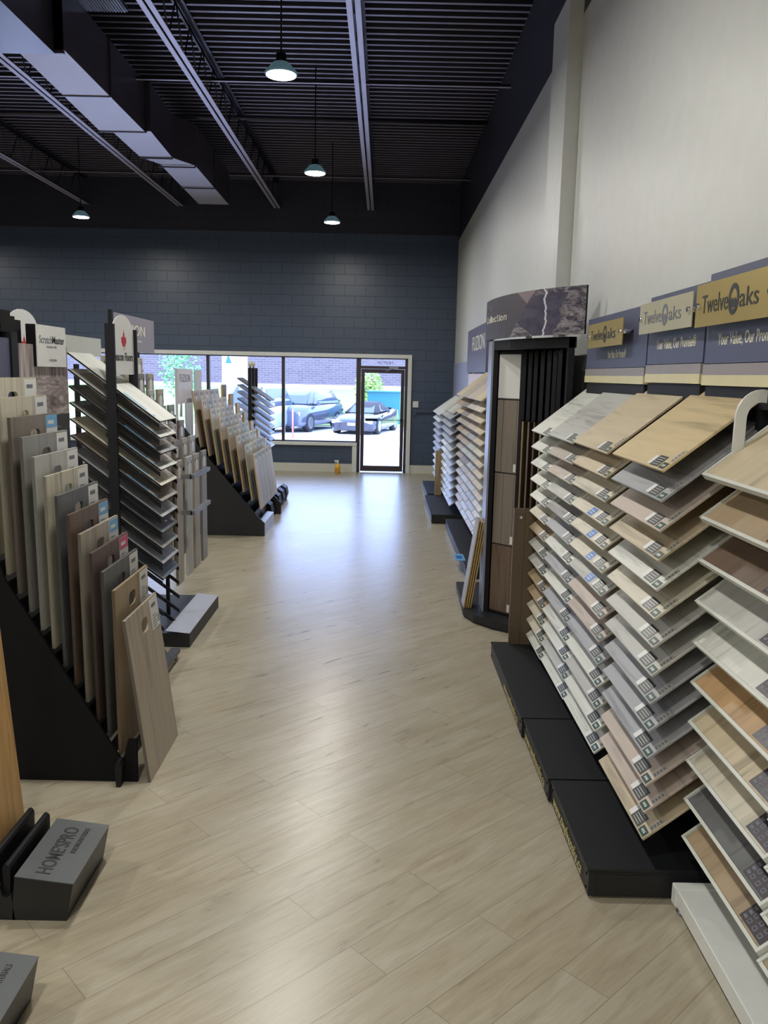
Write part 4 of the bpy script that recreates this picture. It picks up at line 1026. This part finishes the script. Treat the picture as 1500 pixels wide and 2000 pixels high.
# brown tiles glimpsed between the near racks
for k in range(6):
    o = MB().box(-2.95, -2.93, 6.9, 7.35, .55+.25*k, .76+.25*k).obj('tile_sample', W(['tan', 'blush', 'russet', 'honey', 'blush', 'tan'][k], 'Y'))
    tag(o, '%s tile behind the sloped boards, %s up' % (['tan', 'blush', 'russet', 'honey', 'pink beige', 'light tan'][k], ordn(k)), 'flooring sample', 'tiles behind the sloped boards')
o = MB().box(-2.97, -2.95, 6.85, 7.4, 0, 2.05).obj('tile_board', NEARBLACK); tag(o, 'tall dark board behind the sloped boards carrying warm coloured tiles', 'panel')
g = MB(); g.box(-2.45, -2.40, 6.2, 6.26, .0, 2.19); g.box(-2.44, -2.42, 6.26, 7.2, 2.02, 2.17)
tag(g.obj('post_sign', mat('pale_board2', srgb(196, 198, 190), .45)), 'pale post with a blank side panel behind the top sloped boards', 'sign')

# ---------------- amber bottle on the floor by the door
t = thing('spray_bottle', 'small amber bottle on the floor left of the glass door', 'bottle', (-.88, 16.15, 0))
MB().lathe([(.045, 0), (.055, .01), (.055, .13), (.04, .16), (.018, .175), (.018, .19)], (-.88, 16.15, 0)).obj('bottle_body', mat('amber_liquid', srgb(226, 176, 40), .2), t)
g = MB(); g.tube((-.88, 16.15, .19), (-.88, 16.15, .225), .02, 12); g.box(-.94, -.86, 16.135, 16.165, .225, .255); g.tube((-.93, 16.15, .225), (-.915, 16.15, .19), .006, 8)
g.obj('spray_head', WHITE, t)
MB().box(-.935, -.825, 16.09, 16.094, .04, .11).obj('paper_label', mat('ochre_label', srgb(200, 140, 60), .5), t)

# ================================================================ OUTSIDE
ASPH = mat('sunlit_concrete', srgb(214, 212, 214), .8)
GRASS = mat('grass', srgb(118, 140, 84), .9)
def brick_wall_mat():
    m = bpy.data.materials.new('mauve_brick'); m.use_nodes = True; N = m.node_tree.nodes; L = m.node_tree.links; b = N['Principled BSDF']; b.inputs['Roughness'].default_value = .8
    tc = N.new('ShaderNodeTexCoord'); sp = N.new('ShaderNodeSeparateXYZ'); cb = N.new('ShaderNodeCombineXYZ'); L.new(tc.outputs['Object'], sp.inputs[0]); L.new(sp.outputs[0], cb.inputs[0]); L.new(sp.outputs[2], cb.inputs[1])
    br = N.new('ShaderNodeTexBrick'); br.inputs['Scale'].default_value = 1; br.inputs['Brick Width'].default_value = .4; br.inputs['Row Height'].default_value = .13; br.inputs['Mortar Size'].default_value = .02
    br.inputs['Color1'].default_value = (*srgb(96, 84, 92), 1); br.inputs['Color2'].default_value = (*srgb(110, 96, 104), 1); br.inputs['Mortar'].default_value = (*srgb(122, 112, 120), 1)
    L.new(cb.outputs[0], br.inputs[0]); L.new(br.outputs[0], b.inputs['Base Color']); return m
gp = MB().prism([(BY+.25, -.6), (BY+.25, -.05), (22, -.38), (28, -.42), (37.5, -.42), (37.5, -.6)], 'x', -40, 30)
struct(gp.obj('ground', ASPH))
g = MB(); g.prism([(37.5, -.6), (37.5, -.40), (41, -.1), (48, .9), (50, 1.0), (50, -.6)], 'x', -60, 40)
tag(g.obj('lawn', GRASS), 'sunlit lawn rising behind the parked cars', 'lawn', kind='stuff')
g = MB().box(-60, 40, 50, 62, 0, 4.4); o = g.obj('building', brick_wall_mat()); tag(o, 'long mauve brick building across the lawn', 'building')
g = MB().box(-60, 40, 49.9, 50, 1.0, 1.25); g.obj('foundation_course', mat('pale_concrete', srgb(200, 196, 206), .8)).parent = o
def wheel(g, x, y, z, r, wd, mi=1):
    g.tube((x-wd/2, y, z), (x+wd/2, y, z), r, 20, mi=1); g.tube((x-wd/2-.01, y, z), (x+wd/2+.01, y, z), r*.66, 14, mi=2)
def loft(g, secs, mi=0):
    """closed body from cross sections [(y, [(x,z)...])], mirrored outlines given whole"""
    rings = [[g.bm.verts.new((x, y, z)) for x, z in pts] for y, pts in secs]
    n = len(rings[0])
    for a, b_ in zip(rings, rings[1:]):
        for i in range(n):
            f_ = g.bm.faces.new((a[i], a[(i+1) % n], b_[(i+1) % n], b_[i])); f_.material_index = mi; f_.smooth = True
    for rr in (rings[0][::-1], rings[-1]): g.bm.faces.new(rr).material_index = mi
def sec(w, z0, zb, zt, wt):
    h = [(w*.92, z0), (w, z0+.12), (w, (z0+zb)/2+.05), (w*.95, zb), (wt, zt), (wt*.6, zt+.02)]
    return h+[(-x, z) for x, z in h[::-1]]
def car(kind, label, x, y, rot, L_, wd, paint):
    t = thing('car', label, 'car', (0, 0, 0))
    G = -.0
    if kind == 'sports':
        body = [(-2.2, sec(.70, .18, .42, .46, .55)), (-2.05, sec(.85, .14, .50, .56, .6)), (-1.5, sec(.92, .14, .66, .70, .62)), (-.7, sec(.93, .14, .74, .78, .64)), (.6, sec(.93, .14, .80, .82, .66)), (1.5, sec(.95, .16, .88, .92, .7)), (2.1, sec(.90, .2, .86, .92, .7)), (2.25, sec(.84, .3, .75, .84, .65))]
        cab = [(-.75, sec(.70, .70, .76, .78, .55)), (-.15, sec(.70, .74, .95, 1.16, .46)), (.5, sec(.70, .76, .98, 1.22, .46)), (1.0, sec(.70, .8, .96, 1.12, .46)), (1.5, sec(.70, .84, .9, .93, .5))]
        wz, wr, ax = .33, .33, (-1.4, 1.3)
    else:
        hh = 1.66 if kind == 'suv' else 1.85
        body = [(-2.3, sec(.78, .28, .72, .82, .66)), (-2.15, sec(.90, .24, .88, .98, .7)), (-1.3, sec(.93, .24, 1.0, 1.06, .74)), (.2, sec(.94, .24, 1.04, 1.08, .76)), (2.0, sec(.93, .26, 1.04, 1.1, .76)), (2.3, sec(.86, .34, .95, 1.04, .7))]
        cab = [(-1.2, sec(.78, 1.0, 1.05, 1.08, .66)), (-.5, sec(.80, 1.04, 1.35, hh-.04, .60)), (.5, sec(.80, 1.05, 1.38, hh, .62)), (1.6, sec(.80, 1.05, 1.36, hh-.05, .60)), (2.15, sec(.78, 1.05, 1.15, 1.25, .62))]
        wz, wr, ax = .37, .37, (-1.45, 1.4)
    g = MB(); loft(g, body); bo = g.obj('body', paint, t)
    g = MB(); loft(g, cab)
    GL = mat('car_glass', (.05, .07, .09), .08)
    if kind == 'sports': g.obj('soft_top', mat('black_cloth', (.02, .02, .025), .8), t)
    else: g.obj('cabin', paint, t)
    g = MB(); (ya, sa), (yb, sb) = cab[0], cab[1]
    wa, wb = (.52, .42) if kind == 'sports' else (.64, .54); za, zb = sa[4][1]+.03, sb[4][1]-.02
    g.hexa([(-wa, ya-.03, za), (wa, ya-.03, za), (wb, yb-.03, zb), (-wb, yb-.03, zb), (-wa, ya+.02, za), (wa, ya+.02, za), (wb, yb+.02, zb), (-wb, yb+.02, zb)]); g.obj('windscreen', GL, t)
    for s in (-1, 1):
        g = MB(); z_lo, z_hi = (.86, 1.10) if kind == 'sports' else (1.10, cab[2][1][4][1]-.12)
        y_a, y_b = (-.25, .75) if kind == 'sports' else (-.75, 1.7); xo = .71 if kind == 'sports' else .82; xi = .52 if kind == 'sports' else .64
        pts = [(s*xo, y_a-.15, z_lo), (s*xo, y_b+.1, z_lo), (s*xi, y_b-.15, z_hi), (s*xi, y_a+.25, z_hi)]
        g.hexa(pts+[(p[0]+s*.02, p[1], p[2]) for p in pts]); g.obj('side_window', GL, t)
        g = MB(); g.box(*sorted((s*.93, s*1.08)), (-.35 if kind == 'sports' else -.85), (-.22 if kind == 'sports' else -.7), (.82 if kind == 'sports' else 1.05), (.95 if kind == 'sports' else 1.2)); g.obj('mirror', paint, t, bevel=.02)
        g = MB(); g.box(*sorted((s*.5, s*.82)), body[1][0]-.10, body[1][0]+.05, body[1][1][2][1]+.06, body[1][1][2][1]+.2); g.obj('headlight', mat('headlamp_lens', srgb(200, 206, 214), .15), t)
        for yy in ax:
            g = MB(); wheel(g, s*(wd/2-.10), yy, wz, wr, .22); g.obj('wheel', [NEARBLACK, mat('tyre', (.02, .02, .02), .8), mat('alloy', srgb(150, 152, 158), .3, .7)], t)
    g = MB(); g.box(-.55, .55, body[1][0]-.09, body[1][0]+.02, .28, .40); g.obj('grille', NEARBLACK, t)
    g = MB(); g.box(-.16, .16, body[0][0]-.02, body[0][0]+.03, .36, .46); g.obj('number_plate', WHITEP, t)
    t.location = (x, y, -.42); t.rotation_euler = (0, 0, rot)
DARKCAR = mat('black_car_paint', srgb(46, 50, 60), .15, .2, coat=.5)
car('sports', 'low black sports car with a cloth top parked outside the glass door', -.72, 34.6, math.radians(-14), 4.5, 1.85, DARKCAR)
car('suv', 'dark grey sport utility vehicle parked outside the big window', -3.35, 35.2, math.radians(-19), 4.6, 1.88, mat('graphite_car_paint', srgb(92, 98, 112), .15, .3, coat=.5))
car('van', 'pale silver vehicle parked farthest left outside the window', -4.95, 32.2, math.radians(-14), 4.6, 1.9, mat('silver_car_paint', srgb(176, 184, 196), .2, .3, coat=.5))
# utility box, shrub, trees, sign, post
g = MB(); g.box(-.76, .75, 38.5, 39.8, -.42, 1.12); g.box(-.80, .79, 38.45, 39.85, 1.12, 1.17)
tag(g.obj('utility_box', mat('teal_box', srgb(40, 112, 118), .5)), 'teal utility cabinet on the lawn behind the black sports car', 'utility box')
def tree(x, y, z0, h, r, seed, label, col, cat='tree', n=900):
    rnd = random.Random(seed); t = thing('tree' if cat == 'tree' else 'shrub', label, cat, (x, y, z0))
    g = MB(); g.tube((x, y, z0-.3), (x+.05, y, z0+h*.45), .07 if cat == 'tree' else .03, 8, r1=.04)
    for k in range(5):
        a = k*1.3; g.tube((x+.03, y, z0+h*(.3+.05*k)), (x+r*.6*math.cos(a), y+r*.6*math.sin(a), z0+h*(.55+.07*k)), .025, 6, r1=.01)
    g.obj('trunk', mat('bark', srgb(96, 78, 62), .9), t)
    g = MB()
    for _ in range(n):
        u = Vector((rnd.gauss(0, 1), rnd.gauss(0, 1), rnd.gauss(0, 1))).normalized()*(rnd.random()**.4)
        c = Vector((x+u.x*r, y+u.y*r, z0+h*.62+u.z*h*.42)); a = Vector((rnd.uniform(-1, 1), rnd.uniform(-1, 1), rnd.uniform(-1, 1))).normalized(); b_ = a.orthogonal().normalized(); s = rnd.uniform(.05, .12)
        g.face([c-a*s, c-b_*s*.5, c+a*s, c+b_*s*.5])
    g.obj('foliage', mat('leaf_'+str(seed), col, .6), t)
tree(-.75, 41.5, -.1, 2.2, .75, 3, 'small bright green tree left of the teal utility cabinet', srgb(150, 178, 90))
tree(-9.6, 39.5, -.2, 3.6, 1.0, 5, 'green tree seen through the left window panes', srgb(112, 160, 110))
tree(-2.3, 38.2, -.35, .9, .5, 9, 'low green shrub at the lawn edge beside the dark utility vehicle', srgb(110, 150, 80), cat='shrub', n=400)
t = thing('pylon_sign', 'white four panel pylon sign with a blue triangle logo outside the window', 'sign', (-6.55, 37, -.42))
bo = MB().box(-7.15, -6.05, 37.0, 37.15, .75, 2.85).obj('sign_cabinet', mat('white_acrylic', srgb(226, 228, 234), .4), t)
MB().box(-6.7, -6.5, 37.02, 37.13, -.42, .75).obj('post', STEEL, t)
g = MB(); g.box(-6.61, -6.59, 36.99, 37.0, .9, 2.8); g.box(-7.12, -6.08, 36.99, 37.0, 2.0, 2.02); g.box(-7.12, -6.08, 36.99, 37.0, 1.25, 1.27); g.obj('divider', GREYINK, bo)
MB().prism([(-7.0, 2.28), (-6.87, 2.66), (-6.72, 2.28)], 'y', 36.985, 37.0).obj('triangle_logo', BLUE, bo)
g = MB().tube((-3.27, 30.0, -.42), (-3.27, 30.0, .62), .03, 10)
tag(g.obj('bollard', mat('red_white_post', srgb(205, 110, 110), .5)), 'thin reddish marker post in front of the dark utility vehicle', 'post')
